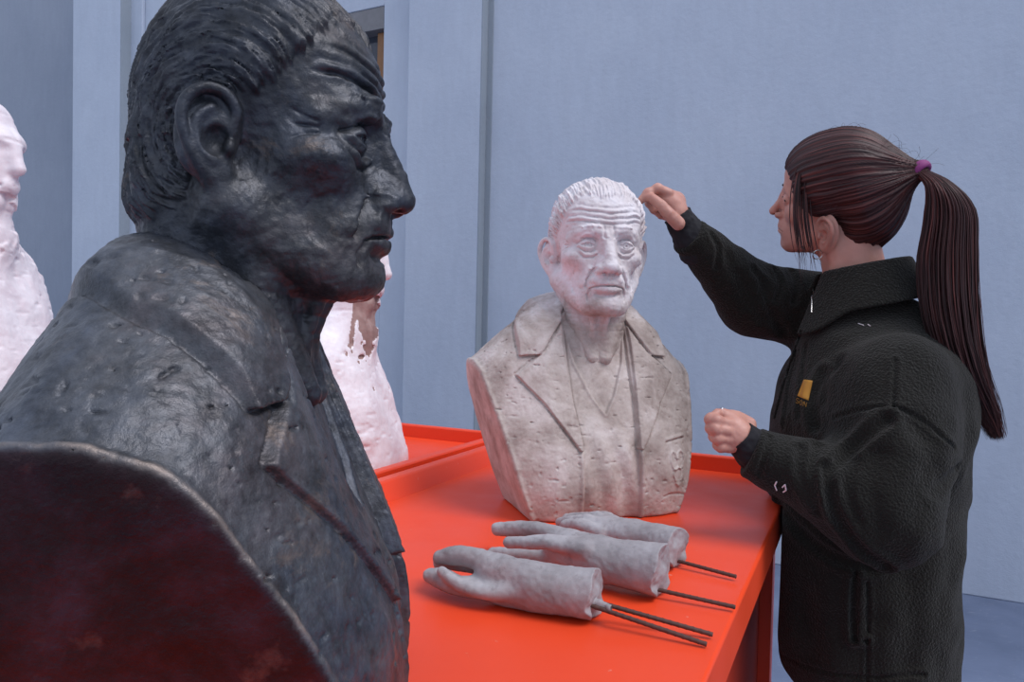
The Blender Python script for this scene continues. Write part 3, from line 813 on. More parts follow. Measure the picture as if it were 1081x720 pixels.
tag(po, 'grey pedestal under the white bust at the left edge', 'pedestal')

# ------------------------------------------------------------------ the cast hands with steel rods
def wrist_cut(P, d, x0=0.0):
    return smax(d, x0 - P[:, 0] + 0.0050 * fbm(P, 42, 3, 71), 0.0015)

def cast_hand_a(P):
    """lies on its edge: x from the wrist to the fingertips, z up, y away from the viewer"""
    d = tube(P, [(-0.02, 0.004, 0.030), (0.03, 0.002, 0.029), (0.065, 0.0, 0.028)], [0.029, 0.027, 0.025])
    d = smin(d, ell(P, (0.100, 0.0, 0.028), (0.046, 0.017, 0.030)), 0.022)
    d = smin(d, tube(P, crv([(0.110, 0.004, 0.042), (0.150, 0.010, 0.047), (0.178, 0.014, 0.045), (0.200, 0.016, 0.039)], 10), list(np.linspace(0.0150, 0.0095, 10))), 0.010)
    d = smin(d, tube(P, crv([(0.110, 0.012, 0.032), (0.150, 0.022, 0.034), (0.185, 0.026, 0.032), (0.206, 0.028, 0.028)], 10), list(np.linspace(0.0125, 0.0085, 10))), 0.005)
    d = smin(d, tube(P, crv([(0.105, -0.004, 0.020), (0.150, -0.008, 0.018), (0.178, -0.006, 0.018), (0.206, 0.000, 0.021)], 10), list(np.linspace(0.0150, 0.0082, 10))), 0.007)
    d = smin(d, ell(P, (0.188, -0.002, 0.024), (0.020, 0.008, 0.008)), 0.006)
    d = smin(d, tube(P, crv([(0.085, -0.012, 0.024), (0.120, -0.021, 0.021), (0.152, -0.022, 0.023), (0.182, -0.015, 0.034)], 10), list(np.linspace(0.0110, 0.0055, 10))), 0.006)
    d = d + 0.0010 * fbm(P, 30, 3, 73) + 0.0005 * noise(P, 190, 74)
    return smax(np.minimum(wrist_cut(P, d), tube(P, [(0.02, 0.0, 0.024), (-0.034, -0.008, 0.017)], [0.008, 0.0035]) + 0.0022 * fbm(P, 130, 2, 75)), -P[:, 2] + 0.0003, 0.004).astype(F)

def cast_hand_b(P):
    d = tube(P, [(-0.02, 0.0, 0.036), (0.03, 0.0, 0.034), (0.070, 0.0, 0.033)], [0.033, 0.030, 0.027])
    d = smin(d, ell(P, (0.110, 0.0, 0.036), (0.048, 0.024, 0.028)), 0.022)
    d = smin(d, tube(P, [(0.125, 0.012, 0.048), (0.175, 0.016, 0.052), (0.210, 0.018, 0.048), (0.240, 0.018, 0.042)], [0.0125, 0.0110, 0.0100, 0.0085]), 0.009)
    d = smin(d, tube(P, [(0.125, 0.024, 0.040), (0.175, 0.036, 0.042), (0.215, 0.042, 0.038), (0.252, 0.046, 0.032)], [0.0120, 0.0108, 0.0098, 0.0082]), 0.005)
    d = smin(d, tube(P, [(0.125, 0.000, 0.026), (0.175, -0.004, 0.022), (0.210, -0.004, 0.018), (0.236, -0.002, 0.014)], [0.0120, 0.0105, 0.0095, 0.0082]), 0.006)
    d = smin(d, tube(P, [(0.120, 0.012, 0.018), (0.165, 0.012, 0.013), (0.200, 0.012, 0.011), (0.215, 0.012, 0.011)], [0.0115, 0.0100, 0.0090, 0.0080]), 0.006)
    d = smin(d, tube(P, [(0.095, -0.018, 0.050), (0.140, -0.028, 0.053), (0.170, -0.030, 0.047), (0.196, -0.028, 0.043)], [0.0125, 0.0100, 0.0088, 0.0075]), 0.008)
    d = d + 0.0010 * fbm(P, 30, 3, 83) + 0.0005 * noise(P, 190, 84)
    return smax(wrist_cut(P, d), -P[:, 2] + 0.0003, 0.004).astype(F)

def cast_hand_c(P):
    d = tube(P, [(-0.02, 0.0, 0.030), (0.03, 0.0, 0.028), (0.070, 0.0, 0.026)], [0.028, 0.026, 0.023])
    d = smin(d, ell(P, (0.105, 0.0, 0.026), (0.046, 0.030, 0.020)), 0.022)
    for k, (yy, L, zz) in enumerate(((0.026, 0.190, 0.0), (0.010, 0.212, 0.003), (-0.008, 0.218, 0.004), (-0.025, 0.206, 0.001))):
        d = smin(d, tube(P, [(0.115, yy, 0.026), (0.155, yy * 1.12, 0.030 + zz), (0.182, yy * 1.15, 0.024 + zz), (L, yy * 1.1, 0.015 + zz)], [0.0115, 0.0105, 0.0095, 0.0080]), 0.006)
    d = smin(d, tube(P, [(0.060, -0.022, 0.020), (0.100, -0.044, 0.018), (0.130, -0.048, 0.015), (0.152, -0.042, 0.013)], [0.0125, 0.0105, 0.0095, 0.0080]), 0.010)
    d = d + 0.0010 * fbm(P, 30, 3, 93) + 0.0005 * noise(P, 190, 94)
    return smax(wrist_cut(P, d), -P[:, 2] + 0.0003, 0.004).astype(F)

def rod(name, a, b, parent, r=0.0024):
    """ribbed reinforcing rod"""
    a, b = np.array(a, float), np.array(b, float); L = np.linalg.norm(b - a); t = (b - a) / L
    s = np.cross(t, (0, 0, 1)); s /= np.linalg.norm(s); u = np.cross(s, t)
    n = int(L / 0.0016); V = []; Fc = []
    for i in range(n + 1):
        for k in range(12):
            w = 2 * math.pi * k / 12
            rr = r * (1 + 0.16 * max(0, math.sin(i * 1.25 + (w if k < 6 else -w))) ** 3)
            V.append(a + t * L * i / n + (s * math.cos(w) + u * math.sin(w)) * rr)
    for i in range(n):
        for k in range(12): Fc.append((i * 12 + k, i * 12 + (k + 1) % 12, (i + 1) * 12 + (k + 1) % 12, (i + 1) * 12 + k))
    Fc.append(tuple(range(12))[::-1]); Fc.append(tuple(n * 12 + k for k in range(12)))
    return mesh_obj(name, V, Fc, M['rust'], parent)

def cast_hand(f, wrist, tip, label, rods, yflip=1):
    w = np.array(wrist); d = np.array(tip) - w; ang = math.atan2(d[1], d[0])
    t = thing('plaster_hand', label, 'sculpture', (w[0], w[1], TOP), ang, 'cast plaster hands on the red table')
    g = f if yflip == 1 else (lambda P: f(P * v3((1, -1, 1))))
    V, Q = polygonize(g, (-0.02, -0.07, -0.01), (0.27, 0.07, 0.08), 0.0014)
    mesh_obj('hand_cast', V, Q, M['clay'], t)
    for a, b in rods: rod('steel_rod', a, b, t)
    return t

# directions run from wrist to fingertips; the fingers point to the left of the photo, so local +y is towards the viewer
cast_hand(cast_hand_a, on_z(628, 656, TOP), on_z(455, 626, TOP), 'grey plaster hand nearest the viewer, two rods in its wrist, thumb in front',
          [((0.03, 0.006, 0.024), (-0.122, 0.018, 0.004)), ((0.03, 0.000, 0.026), (-0.126, -0.006, 0.005))], -1)
cast_hand(cast_hand_b, on_z(698, 632, TOP), on_z(500, 590, TOP), 'grey plaster hand in the middle of the three, resting behind the nearest one',
          [((0.03, 0.004, 0.012), (-0.086, -0.006, 0.006))], -1)
cast_hand(cast_hand_c, on_z(716, 601, TOP), on_z(596, 562, TOP), 'grey plaster hand furthest back, lying nearest the beige bust',
          [((0.03, 0.0, 0.010), (-0.074, -0.022, 0.006))], 1)
# ------------------------------------------------------------------ the woman at the right edge of the table
def nrm(v): v = np.array(v, float); return v / np.linalg.norm(v)
WF = nrm((-0.97, 0.24, 0)); WS = np.array([-WF[1], WF[0], 0.0]) ; WS = np.array([-0.24, -0.97, 0.0]) / np.hypot(0.24, 0.97)   # facing, her left
WB = at_depth(908, 500, 1.30); WB = np.array([WB[0], WB[1], 0.0])
BR3 = np.stack([WF, WS, (0, 0, 1)], 1).astype(F)
def wp(f, s, z): return WB + WF * f + WS * s + np.array([0, 0, z])
def ad(px, py, d): return at_depth(px, py, d)

TZ = [0.58, 0.64, 0.68, 0.75, 0.84, 0.92, 1.01, 1.115, 1.185, 1.25, 1.31, 1.36]
GT, TFR = smooth_table(TZ, [0.100, 0.120, 0.140, 0.158, 0.162, 0.162, 0.160, 0.156, 0.140, 0.112, 0.085, 0.07], 0.022)
_, TBK = smooth_table(TZ, [0.120, 0.140, 0.155, 0.160, 0.160, 0.160, 0.162, 0.165, 0.162, 0.152, 0.125, 0.10], 0.022)
_, TWD = smooth_table(TZ, [0.165, 0.175, 0.185, 0.190, 0.185, 0.180, 0.190, 0.215, 0.215, 0.170, 0.10, 0.08], 0.022)
SH_L, EL_L, WR_L = ad(948, 408, 1.12), ad(934, 540, 1.06), ad(800, 479, 1.10)
SH_R, EL_R, WR_R = ad(868, 330, 1.43), ad(800, 318, 1.42), ad(730, 253, 1.34)
HAND_R0, HAND_L0 = ad(712, 226, 1.325), ad(775, 457, 1.10)

def jacket_base(P):
    q = (P - v3(WB)) @ BR3
    f, s, z = q[:, 0], q[:, 1], q[:, 2]
    fr = np.interp(z, GT, TFR); bk = np.interp(z, GT, TBK); wd_ = np.interp(z, GT, TWD)
    cf = (fr - bk) / 2; hf = (fr + bk) / 2
    n = 2.35
    k = ((np.abs(f - cf) / hf) ** n + (np.abs(s) / wd_) ** n) ** (1 / n)
    d = (k - 1) * np.minimum(hf, wd_) * 0.85
    d = smax(d, (z - (1.345 - 0.44 * np.maximum(np.abs(s) - 0.05, 0))) * 0.9, 0.05)
    la = tube(P, [SH_L, (SH_L * 0.45 + EL_L * 0.55), EL_L], [0.083, 0.088, 0.076])
    la = smin(la, tube(P, [EL_L, EL_L * 0.5 + WR_L * 0.5, WR_L], [0.066, 0.060, 0.043]), 0.035)
    ra = tube(P, [SH_R, EL_R], [0.085, 0.068]); ra = smin(ra, tube(P, [EL_R, EL_R * 0.5 + WR_R * 0.5, WR_R], [0.062, 0.056, 0.040]), 0.03)
    d = smin(d, smin(la, ra, 0.01), 0.030)
    return d

def jacket_soft(P):
    return jacket_base(P) + 0.0065 * fbm(P, 9, 2, 101) + 0.0022 * noise(P, 34, 103)

def surfs(pts, f=None, t0=0.8):
    """points where view rays from the camera station meet a surface"""
    f = f or jacket_soft; r = np.array([ray(*p) for p in pts]); t = np.full(len(pts), t0)
    for _ in range(45):
        e = f((CAM + r * t[:, None]).astype(F)).astype(float); t = np.minimum(t + e * 0.8, 1.8)
        if np.abs(e[t < 1.8]).max(initial=0) < 0.0003: break
    return CAM + r * t[:, None]

def sline(pts):
    return [v3(p) for p in surfs([(float(p[0]), float(p[1])) for p in crv([(a, b_, 0) for a, b_ in pts], 3 * len(pts))])]
CREASE = [  # (points in view, width, depth): folds pressed into the fleece
    ([(936, 444), (922, 454), (900, 474), (876, 497)], 0.008, 0.015),
    ([(872, 494), (876, 522), (886, 548), (909, 579), (936, 598)], 0.0075, 0.017),
    ([(900, 486), (893, 520), (902, 548)], 0.011, 0.007), ([(925, 480), (915, 520), (930, 560)], 0.014, 0.005),
    ([(862, 470), (858, 500), (864, 540)], 0.007, 0.009), ([(845, 474), (846, 500), (856, 530)], 0.007, 0.007),
    ([(980, 500), (968, 545), (945, 585)], 0.016, 0.005), ([(968, 450), (985, 480), (990, 520)], 0.016, 0.004),
    ([(820, 530), (850, 566), (885, 590), (930, 602)], 0.008, 0.010),
    ([(813, 462), (808, 480), (802, 500)], 0.0045, 0.0055), ([(868, 395), (858, 420), (862, 448)], 0.010, 0.010), ([(884, 385), (872, 400), (868, 425)], 0.012, 0.006),
    ([(840, 372), (832, 410), (827, 450)], 0.005, 0.005), ([(851, 365), (846, 400), (843, 440)], 0.006, 0.004),
    ([(1012, 494), (1000, 506), (984, 520)], 0.008, 0.008), ([(850, 625), (853, 650), (858, 690)], 0.02, 0.005), ([(960, 620), (965, 660), (960, 700)], 0.02, 0.004),
    ([(795, 284), (805, 300), (800, 318)], 0.006, 0.008), ([(818, 284), (824, 300), (819, 316)], 0.006, 0.010), ([(836, 286), (841, 300), (838, 318)], 0.006, 0.008),
    ([(751, 248), (758, 262), (756, 282)], 0.005, 0.0055), ([(780, 290), (792, 312), (806, 338)], 0.008, 0.006), ([(806, 300), (814, 330), (826, 350)], 0.009, 0.008), ([(768, 270), (776, 292), (790, 322)], 0.009, 0.004)]
SEAM = [([(881, 441), (905, 434), (942, 430), (975, 445), (1008, 474)], 0.0030, 0.0040), ([(945, 380), (944, 405), (943, 429)], 0.0026, 0.0045),
        ([(903, 605), (901, 640), (902, 674)], 0.0045, 0.0100), ([(901, 675), (915, 676)], 0.0035, 0.006), ([(914, 606), (916, 640), (915, 720)], 0.0025, 0.003),
        ([(822, 690), (860, 706), (915, 714), (975, 712)], 0.0030, 0.0030)]
CR3 = [(sline(p), w, a) for p, w, a in CREASE]; SM3 = [(sline(p), w, a) for p, w, a in SEAM]

def jacket(P):
    d = jacket_soft(P)
    pit = np.zeros(len(P), F); hump = np.zeros(len(P), F)
    for pts, w, a in CR3:
        e = tube(P, pts, 0.0)
        pit = np.maximum(pit, a * np.exp(-(e / w) ** 2)); hump = np.maximum(hump, 0.32 * a * np.exp(-((e - 2.0 * w) / w) ** 2))
    d = d + pit - hump
    for pts, w, a in SM3:
        e = tube(P, pts, 0.0)
        d = d + a * np.exp(-(e / w) ** 2) - 0.35 * a * np.exp(-((e - 2.2 * w) / (1.2 * w)) ** 2)
    q = (P - v3(WB)) @ BR3; f, s, z = q[:, 0], q[:, 1], q[:, 2]
    # hem, and the front pressed flat against the table edge
    uu_ = P @ v3(D2)
    d = smax(d, np.minimum(-0.1125 - uu_, (0.962 - z) * 1.0), 0.010)
    d = smax(d, 0.655 - z + 0.04 * f, 0.012)
    d = smax(d, -(np.hypot(f - 0.015, s) - 0.062 - 0.25 * np.maximum(z - 1.33, 0)) - 10 * np.maximum(1.24 - z, 0), 0.008)
    # turned-down collar: near flap and far flap
    rc = 0.072 + 0.46 * np.maximum(1.405 + 0.20 * (-f) - z, 0)
    r = np.hypot(f - 0.010, s)
    th = np.arctan2(np.abs(s), f - 0.010)
    c = np.abs(r - rc) - 0.0055
    zt = 1.400 - 0.20 * f; zb = 1.322 - 0.22 * f - 0.026 * sst(1.3 - th, 0, 0.6)
    c = smax(c * 0.85, z - zt, 0.006); c = smax(c, zb - z, 0.004); c = smax(c, (0.42 - th) * 0.07, 0.006)
    d = smin(d, c, 0.004)
    # sleeve ends
    for W_, E_ in ((WR_L, EL_L), (WR_R, EL_R)):
        ax_ = nrm(W_ - E_); m = (P - v3(W_)) @ v3(ax_)
        near = np.sqrt(((P - v3(W_)) ** 2).sum(1)) < 0.14
        d = np.where(near, smax(d, m - 0.012, 0.006), d)
    return d.astype(F)

# head --------------------------------------------------------------
HF = nrm((-0.80, 0.60, 0)); HL = np.array([-HF[1], HF[0], 0.0]); HL = np.array([-0.60, -0.80, 0.0])
HM = Matrix(((HL[0], -HF[0], 0), (HL[1], -HF[1], 0), (0, 0, 1)))       # local x = her left, local -y = face, z up
HM = Matrix.Rotation(math.radians(HD_ROLL), 3, Vector(HF)) @ Matrix.Rotation(math.radians(HD_PITCH), 3, Vector(HL)) @ HM
HR = np.array(HM, F)
HC = ad(*HD_AT)
def hl(p): return HR.astype(float) @ np.array(p, float) + HC          # head local -> world

def woman_head_local(L):
    Mx = mir(L); x, y, z = Mx[:, 0], Mx[:, 1], Mx[:, 2]
    d = ell(Mx, (0, 0.006, 0.040), (0.070, 0.082, 0.078))
    d = smin(d, ell(Mx, (0, -0.028, 0.036), (0.054, 0.056, 0.058)), 0.03)
    d = smin(d, ell(Mx, (0, -0.034, -0.030), (0.049, 0.049, 0.062)), 0.02)
    d = smin(d, ell(Mx, (0.036, -0.050, -0.022), (0.020, 0.024, 0.018)), 0.02)
    d = smin(d, cap(Mx, (0.050, 0.002, -0.050), (0.014, -0.066, -0.092), 0.013, 0.014), 0.03)
    d = smin(d, ell(Mx, (0, -0.076, -0.092), (0.016, 0.014, 0.013)), 0.014)
    d = smin(d, ell(Mx, (0, -0.028, -0.072), (0.040, 0.048, 0.030)), 0.02)
    d = smin(d, ell(Mx, (0, -0.076, -0.062), (0.024, 0.016, 0.020)), 0.014)
    d = smin(d, tube(Mx, [(0.008, -0.080, 0.018), (0.030, -0.076, 0.020), (0.046, -0.060, 0.010)], [0.006, 0.006, 0.005]), 0.012)
    d = smax(d, -ell(Mx, (0.030, -0.094, 0.000), (0.016, 0.014, 0.010)), 0.012)
    q = Mx - v3((0.030, -0.070, 0.0)); b = np.sqrt((q * q).sum(1))
    d = smin(d, b - 0.0118, 0.002)
    d = smin(d, smax(b - 0.0134, -(q[:, 2] - 0.0020 + 18 * q[:, 0] ** 2), 0.0012), 0.003)
    d = smin(d, smax(b - 0.0130, (q[:, 2] + 0.0050 - 16 * q[:, 0] ** 2), 0.0012), 0.003)
    d = smin(d, ell(Mx, (0, -0.078, -0.010), (0.012, 0.018, 0.032)), 0.010)
    d = smin(d, tube(Mx, [(0, -0.082, 0.010), (0, -0.092, -0.008), (0, -0.102, -0.024), (0, -0.107, -0.032)], [0.0055, 0.0058, 0.0066, 0.0080]), 0.008)
    d = smin(d, ell(Mx, (0.0105, -0.092, -0.037), (0.0062, 0.0095, 0.0062)), 0.006)
    d = smin(d, ell(Mx, (0, -0.083, -0.051), (0.017, 0.0115, 0.013)), 0.008)
    d = smax(d, -ell(Mx, (0.006, -0.098, -0.0435), (0.0032, 0.006, 0.003)), 0.002)
    d = smin(d, tube(Mx, [(0, -0.0935, -0.0580), (0.010, -0.0905, -0.0585), (0.020, -0.083, -0.0625)], [0.0042, 0.0036, 0.0018]), 0.004)
    d = smin(d, tube(Mx, [(0, -0.0920, -0.0675), (0.010, -0.0895, -0.0670), (0.018, -0.083, -0.0650)], [0.0050, 0.0042, 0.0018]), 0.004)
    d = d + groove(x, z, [(-0.03, -0.0628), (0, -0.0628), (0.020, -0.0640), (0.026, -0.0650)], 0.0011, 0.0028) * sst(-y, 0.06, 0.07)
    d = d + groove(x, z, [(-0.02, -0.077), (0, -0.077), (0.014, -0.075)], 0.003, 0.0022) * sst(-y, 0.05, 0.06)
    R = rotm(0, 0, -24) @ rotm(8, 0, 0)
    E = (Mx - v3((0.0680, 0.006, -0.046))) @ R * F(1.08)
    d = smin(d, ear_sdf(E), 0.006)
    return d

def woman_head(P):
    L = (P - v3(HC)) @ HR
    d = woman_head_local(L)
    nk0 = v3(hl((0, 0.022, -0.05))); nk1 = v3(wp(0.0, 0.0, 1.28))
    d = smin(d, cap(P, nk0, nk1, 0.050, 0.056), 0.022)
    d = smin(d, cap(P, v3(hl((0.050, 0.014, -0.055))), v3(wp(0.05, 0.02, 1.30)), 0.010, 0.010), 0.012)
    return (d + 0.0003 * noise(P, 120, 111)).astype(F)

TIE = hl(TIE_L)
def hair_shape(L):
    Mx = mir(L); x, y, z = Mx[:, 0], Mx[:, 1], Mx[:, 2]
    d = ell(Mx, (0, 0.010, 0.042), (0.078, 0.089, 0.082))
    d = smin(d, ell(Mx, (0, -0.026, 0.048), (0.061, 0.0615, 0.058)), 0.02)
    d = smin(d, ell(Mx, (0, 0.055, 0.015), (0.064, 0.056, 0.062)), 0.03)
    d = smin(d, cap(L, (0, 0.055, 0.024), v3(TIE_L) * F(0.98), 0.060, 0.016), 0.040)
    d = smin(d, ell(Mx, (0, 0.066, -0.026), (0.062, 0.052, 0.056)), 0.03)
    d = smin(d, ell(Mx, (0, 0.040, -0.080), (0.051, 0.038, 0.048)), 0.03)
    # side mass falling in front of and over the ear
    d = smin(d, ell(Mx, (0.060, -0.022, 0.018), (0.020, 0.040, 0.046)), 0.02)
    return d

def hair_coords(L):
    a = v3(TIE_L) - v3((0, -0.05, 0.0)); T = float(np.linalg.norm(a)); a = a / T
    u = np.cross(a, (1, 0, 0)); u = v3(u / np.linalg.norm(u)); w = v3(np.cross(a, u))
    q = L - v3(TIE_L)
    ph = np.arctan2(q @ w, q @ u); r = np.sqrt((q * q).sum(1))
    return ph, r

def hair_cap(P):
    L = (P - v3(HC)) @ HR
    d = hair_shape(L)
    ph, r = hair_coords(L)
    w = 0.5 * noise(L, 14, 121) + 0.22 * noise(L, 40, 122)
    def st(F_, sd): return noise(np.stack([ph * F_ + w * F_ * 0.06, r * 9 + w, ph * 0], 1), 1, sd)
    d = d - 0.0026 * st(9, 1) - 0.0018 * st(24, 2) - 0.0011 * st(55, 3)
    # cut away the face and below the hairline
    y, z, x = L[:, 1], L[:, 2], np.abs(L[:, 0])
    az = np.arctan2(x, -(y - 0.010))
    zl = np.interp(az, [0, 0.45, 0.75, 0.95, 1.15, 1.35, 1.50, 1.72, 1.90, 2.10, 2.5, 3.2],
                   [0.054, 0.050, 0.030, -0.004, -0.016, -0.020, -0.024, -0.050, -0.092, -0.108, -0.116, -0.118])
    d = smax(d, (zl - z + 0.004 * st(14, 5)) * 0.7, 0.007)
    return d.astype(F)

# fingers ------------------------------------------------------------
def finger(P, pts, r0, r1):
    n = len(pts); return tube(P, pts, [r0 + (r1 - r0) * i / (n - 1) for i in range(n)])

RH = dict(
    wrist=[ad(738, 258, 1.345), ad(716, 229, 1.330)],
    palm=[(ad(710, 219, 1.328), 0.0205), (ad(704, 211, 1.328), 0.0190), (ad(713, 213, 1.345), 0.0180)],
    thumb=[ad(716, 236, 1.300), ad(706, 226, 1.292), ad(697, 216, 1.293), ad(688, 209, 1.300), ad(682, 208, 1.305)],
    fing=[[ad(706, 204, 1.315), ad(694, 199, 1.310), ad(684, 204, 1.308), ad(677, 211, 1.308)],
          [ad(705, 207, 1.335), ad(692, 206, 1.333), ad(686, 214, 1.328), ad(690, 222, 1.322)],
          [ad(707, 211, 1.352), ad(696, 213, 1.352), ad(691, 221, 1.345), ad(697, 227, 1.336)],
          [ad(711, 216, 1.366), ad(702, 220, 1.366), ad(698, 227, 1.358), ad(704, 230, 1.348)]])
LH = dict(
    wrist=[ad(810, 475, 1.10), ad(782, 462, 1.095)],
    palm=[(ad(774, 458, 1.098), 0.0200), (ad(768, 463, 1.098), 0.0185), (ad(772, 449, 1.100), 0.0170)],
    thumb=[ad(790, 448, 1.115), ad(778, 441, 1.112), ad(769, 439, 1.105), ad(762, 436, 1.100)],
    fing=[[ad(770, 448, 1.085), ad(756, 444, 1.078), ad(750, 443, 1.084), ad(757, 436, 1.093)],
          [ad(768, 455, 1.080), ad(755, 453, 1.074), ad(751, 452, 1.084), ad(758, 447, 1.094)],
          [ad(768, 464, 1.082), ad(757, 463, 1.076), ad(754, 461, 1.086), ad(760, 457, 1.095)],
          [ad(770, 473, 1.086), ad(761, 472, 1.080), ad(758, 470, 1.088), ad(763, 466, 1.096)]])

def hand_sdf(S):
    def f(P):
        d = tube(P, S['wrist'], [0.0235, 0.0215])
        for c, r in S['palm']: d = smin(d, cap(P, c, v3(c) + 0.001, r, r), 0.016)
        d = smin(d, finger(P, S['thumb'], 0.0125, 0.0078), 0.009)
        for i, fg in enumerate(S['fing']):
            r0 = (0.0092, 0.0094, 0.0088, 0.0078)[i]
            fd = finger(P, fg, r0, r0 * 0.76)
            for k in fg[1:3]: fd = smin(fd, cap(P, k, v3(k) + 0.0005, r0 * 1.03, r0 * 1.03), 0.004)      # knuckles
            d = smin(d, fd, 0.0035)
        return (d + 0.0004 * fbm(P, 130, 2, 131)).astype(F)
    return f

def inner_body(P):
    """the body under the clothes, down to the shoes"""
    d = tube(P, [wp(0, 0, 1.30), wp(0, 0, 1.15), wp(0, 0, 0.92), wp(-0.01, 0, 0.80)], [0.055, 0.110, 0.100, 0.120])
    for sh, el, wr, h0 in ((SH_L, EL_L, WR_L, LH['wrist'][0]), (SH_R, EL_R, WR_R, RH['wrist'][0])):
        d = smin(d, tube(P, [wp(0, 0, 1.20), sh, el, wr, h0], [0.06, 0.045, 0.036, 0.024, 0.022]), 0.03)
    for s in (-1, 1):
        d = smin(d, tube(P, [wp(-0.01, s * 0.08, 0.80), wp(0.0, s * 0.085, 0.45), wp(-0.01, s * 0.09, 0.07), wp(0.10, s * 0.10, 0.035)], [0.085, 0.055, 0.036, 0.030]), 0.03)
    return smax(d, np.minimum(-0.110 - P @ v3(D2), 0.962 - P[:, 2]), 0.008).astype(F)

def polyn(f, lo, hi, h, **k):
    return polygonize(f, lo, hi, h, **k)

def bb(pts, m):
    a = np.array(pts); return a.min(0) - m, a.max(0) + m

ORG = np.array([WB[0], WB[1], 0.0])
parts = []
hv, hq = polyn(lambda P: smax(woman_head(P), 1.27 - P[:, 2], 0.004), HC - 0.16, HC + 0.16, 0.0015); parts.append((hv, hq))
for S in (RH, LH):
    lo, hi = bb(sum([S['wrist'], S['thumb']] + S['fing'], []), 0.032); parts.append(polyn(hand_sdf(S), lo, hi, 0.0011))
lo, hi = bb([wp(0.2, 0.3, 0.0), wp(-0.2, -0.3, 1.4), SH_L, EL_L, WR_L, SH_R, EL_R, WR_R], 0.09); lo[2] = -0.01
parts.append(polyn(inner_body, lo, hi, 0.009))
Vs, Qs, k = [], [], 0
for v, q in parts: Vs.append(v - ORG); Qs.append(q + k); k += len(v)
person = mesh_obj('person', np.concatenate(Vs), np.concatenate(Qs), M['skin'])
person.location = ORG
tag(person, 'woman with dark auburn ponytail and dark green fleece, reaching out to the beige bust', 'person')

def child(name, V, Q, mat, strand=None, parent=None):
    o = mesh_obj(name, np.asarray(V) - ORG, Q, mat, parent or person)
    if strand is not None:
        at = o.data.attributes.new('strand', 'FLOAT_VECTOR', 'POINT'); at.data.foreach_set('vector', np.asarray(strand, np.float32).ravel())
    return o

lo, hi = bb([wp(0.18, 0.22, 0.60), wp(-0.20, -0.22, 1.44), SH_L, EL_L, WR_L, SH_R, EL_R, WR_R], 0.10); lo[2] = 0.60
jv, jq = polyn(jacket, lo, hi, 0.0034)
jk = child('fleece_jacket', jv, jq, M['fleece'])

lo, hi = HC - 0.19, HC + 0.19
cv, cq = polyn(hair_cap, lo, hi, 0.0017)
Lc = (cv - HC.astype(F)) @ HR; ph, rr_ = hair_coords(Lc)
child('hair', cv, cq, M['hair'], np.stack([ph * 34 + 1.2 * noise(Lc, 14, 121), rr_ * 14, ph * 0], 1))

def tubes_mesh(paths, sides=5):
    """paths: list of (points Nx3, radii N, seed); one mesh with a strand attribute"""
    V, Q, A = [], [], []; k = 0
    for pts, rad, seed in paths:
        pts = np.asarray(pts); n = len(pts); t = np.gradient(pts, axis=0); t /= np.linalg.norm(t, axis=1)[:, None] + 1e-9
        up = np.array([0.3, 0.5, 0.81]); s = np.cross(t, up); s /= np.linalg.norm(s, axis=1)[:, None] + 1e-9; u = np.cross(s, t)
        for j in range(sides):
            w = 2 * math.pi * j / sides
            V.append(pts + (s * math.cos(w) + u * math.sin(w)) * np.asarray(rad)[:, None])
            A.append(np.stack([np.full(n, seed * 37.7 + j * 0.15), np.linspace(0, 2.5, n), np.full(n, seed * 11.1)], 1))
        i = np.arange(n - 1)
        for j in range(sides):
            a, b = k + j * n, k + ((j + 1) % sides) * n
            Q.append(np.stack([a + i, b + i, b + i + 1, a + i + 1], 1))
        k += sides * n
    return np.concatenate(V), np.concatenate(Q), np.concatenate(A)

def spline(ctrl, n):
    c = np.asarray(ctrl, float); c = np.vstack([2 * c[0] - c[1], c, 2 * c[-1] - c[-2]]); m = len(c) - 3; out = []
    for s in np.linspace(0, m - 1e-6, n):
        i = int(s); t = s - i; p0, p1, p2, p3 = c[i:i + 4]
        out.append(0.5 * (2 * p1 + (p2 - p0) * t + (2 * p0 - 5 * p1 + 4 * p2 - p3) * t * t + (3 * p1 - p0 - 3 * p2 + p3) * t ** 3))
    return np.array(out)

rng = np.random.default_rng(3)
PD = [TIE, ad(992, 196, TAIL_D), ad(1003, 225, TAIL_D), ad(1000, 275, TAIL_D), ad(1003, 330, TAIL_D - 0.01), ad(1016, 385, TAIL_D - 0.02), ad(1040, 432, TAIL_D - 0.02), ad(1056, 470, TAIL_D - 0.02)]
WID = [0.012, 0.022, 0.040, 0.047, 0.045, 0.036, 0.020, 0.006]
paths = []
for i in range(1100):
    a, rr = rng.uniform(0, 2 * math.pi), math.sqrt(rng.uniform(0, 1)); ln = 1 - 0.25 * rng.random() ** 2
    c = spline(PD, 30); w = np.interp(np.linspace(0, 7, 30), range(8), WID)
    dx = CR * math.cos(a) * rr; dy = nrm(np.cross(CU, CR)) * math.sin(a) * rr * 0.75
    wob = np.cumsum(rng.normal(size=(30, 3)), 0) * 0.0006
    p = c + (dx + dy) * w[:, None] + wob * np.linspace(0, 1, 30)[:, None]
    n = max(8, int(30 * ln)); r = (0.0013 if i < 800 else 0.0007) * np.interp(np.linspace(0, 1, n), [0, 0.1, 0.7, 1], [0.6, 1, 0.8, 0.15])
    paths.append((p[:n], r, rng.random()))
v, q, a = tubes_mesh(paths, 4); child('ponytail', v, q, M['hair'], a)
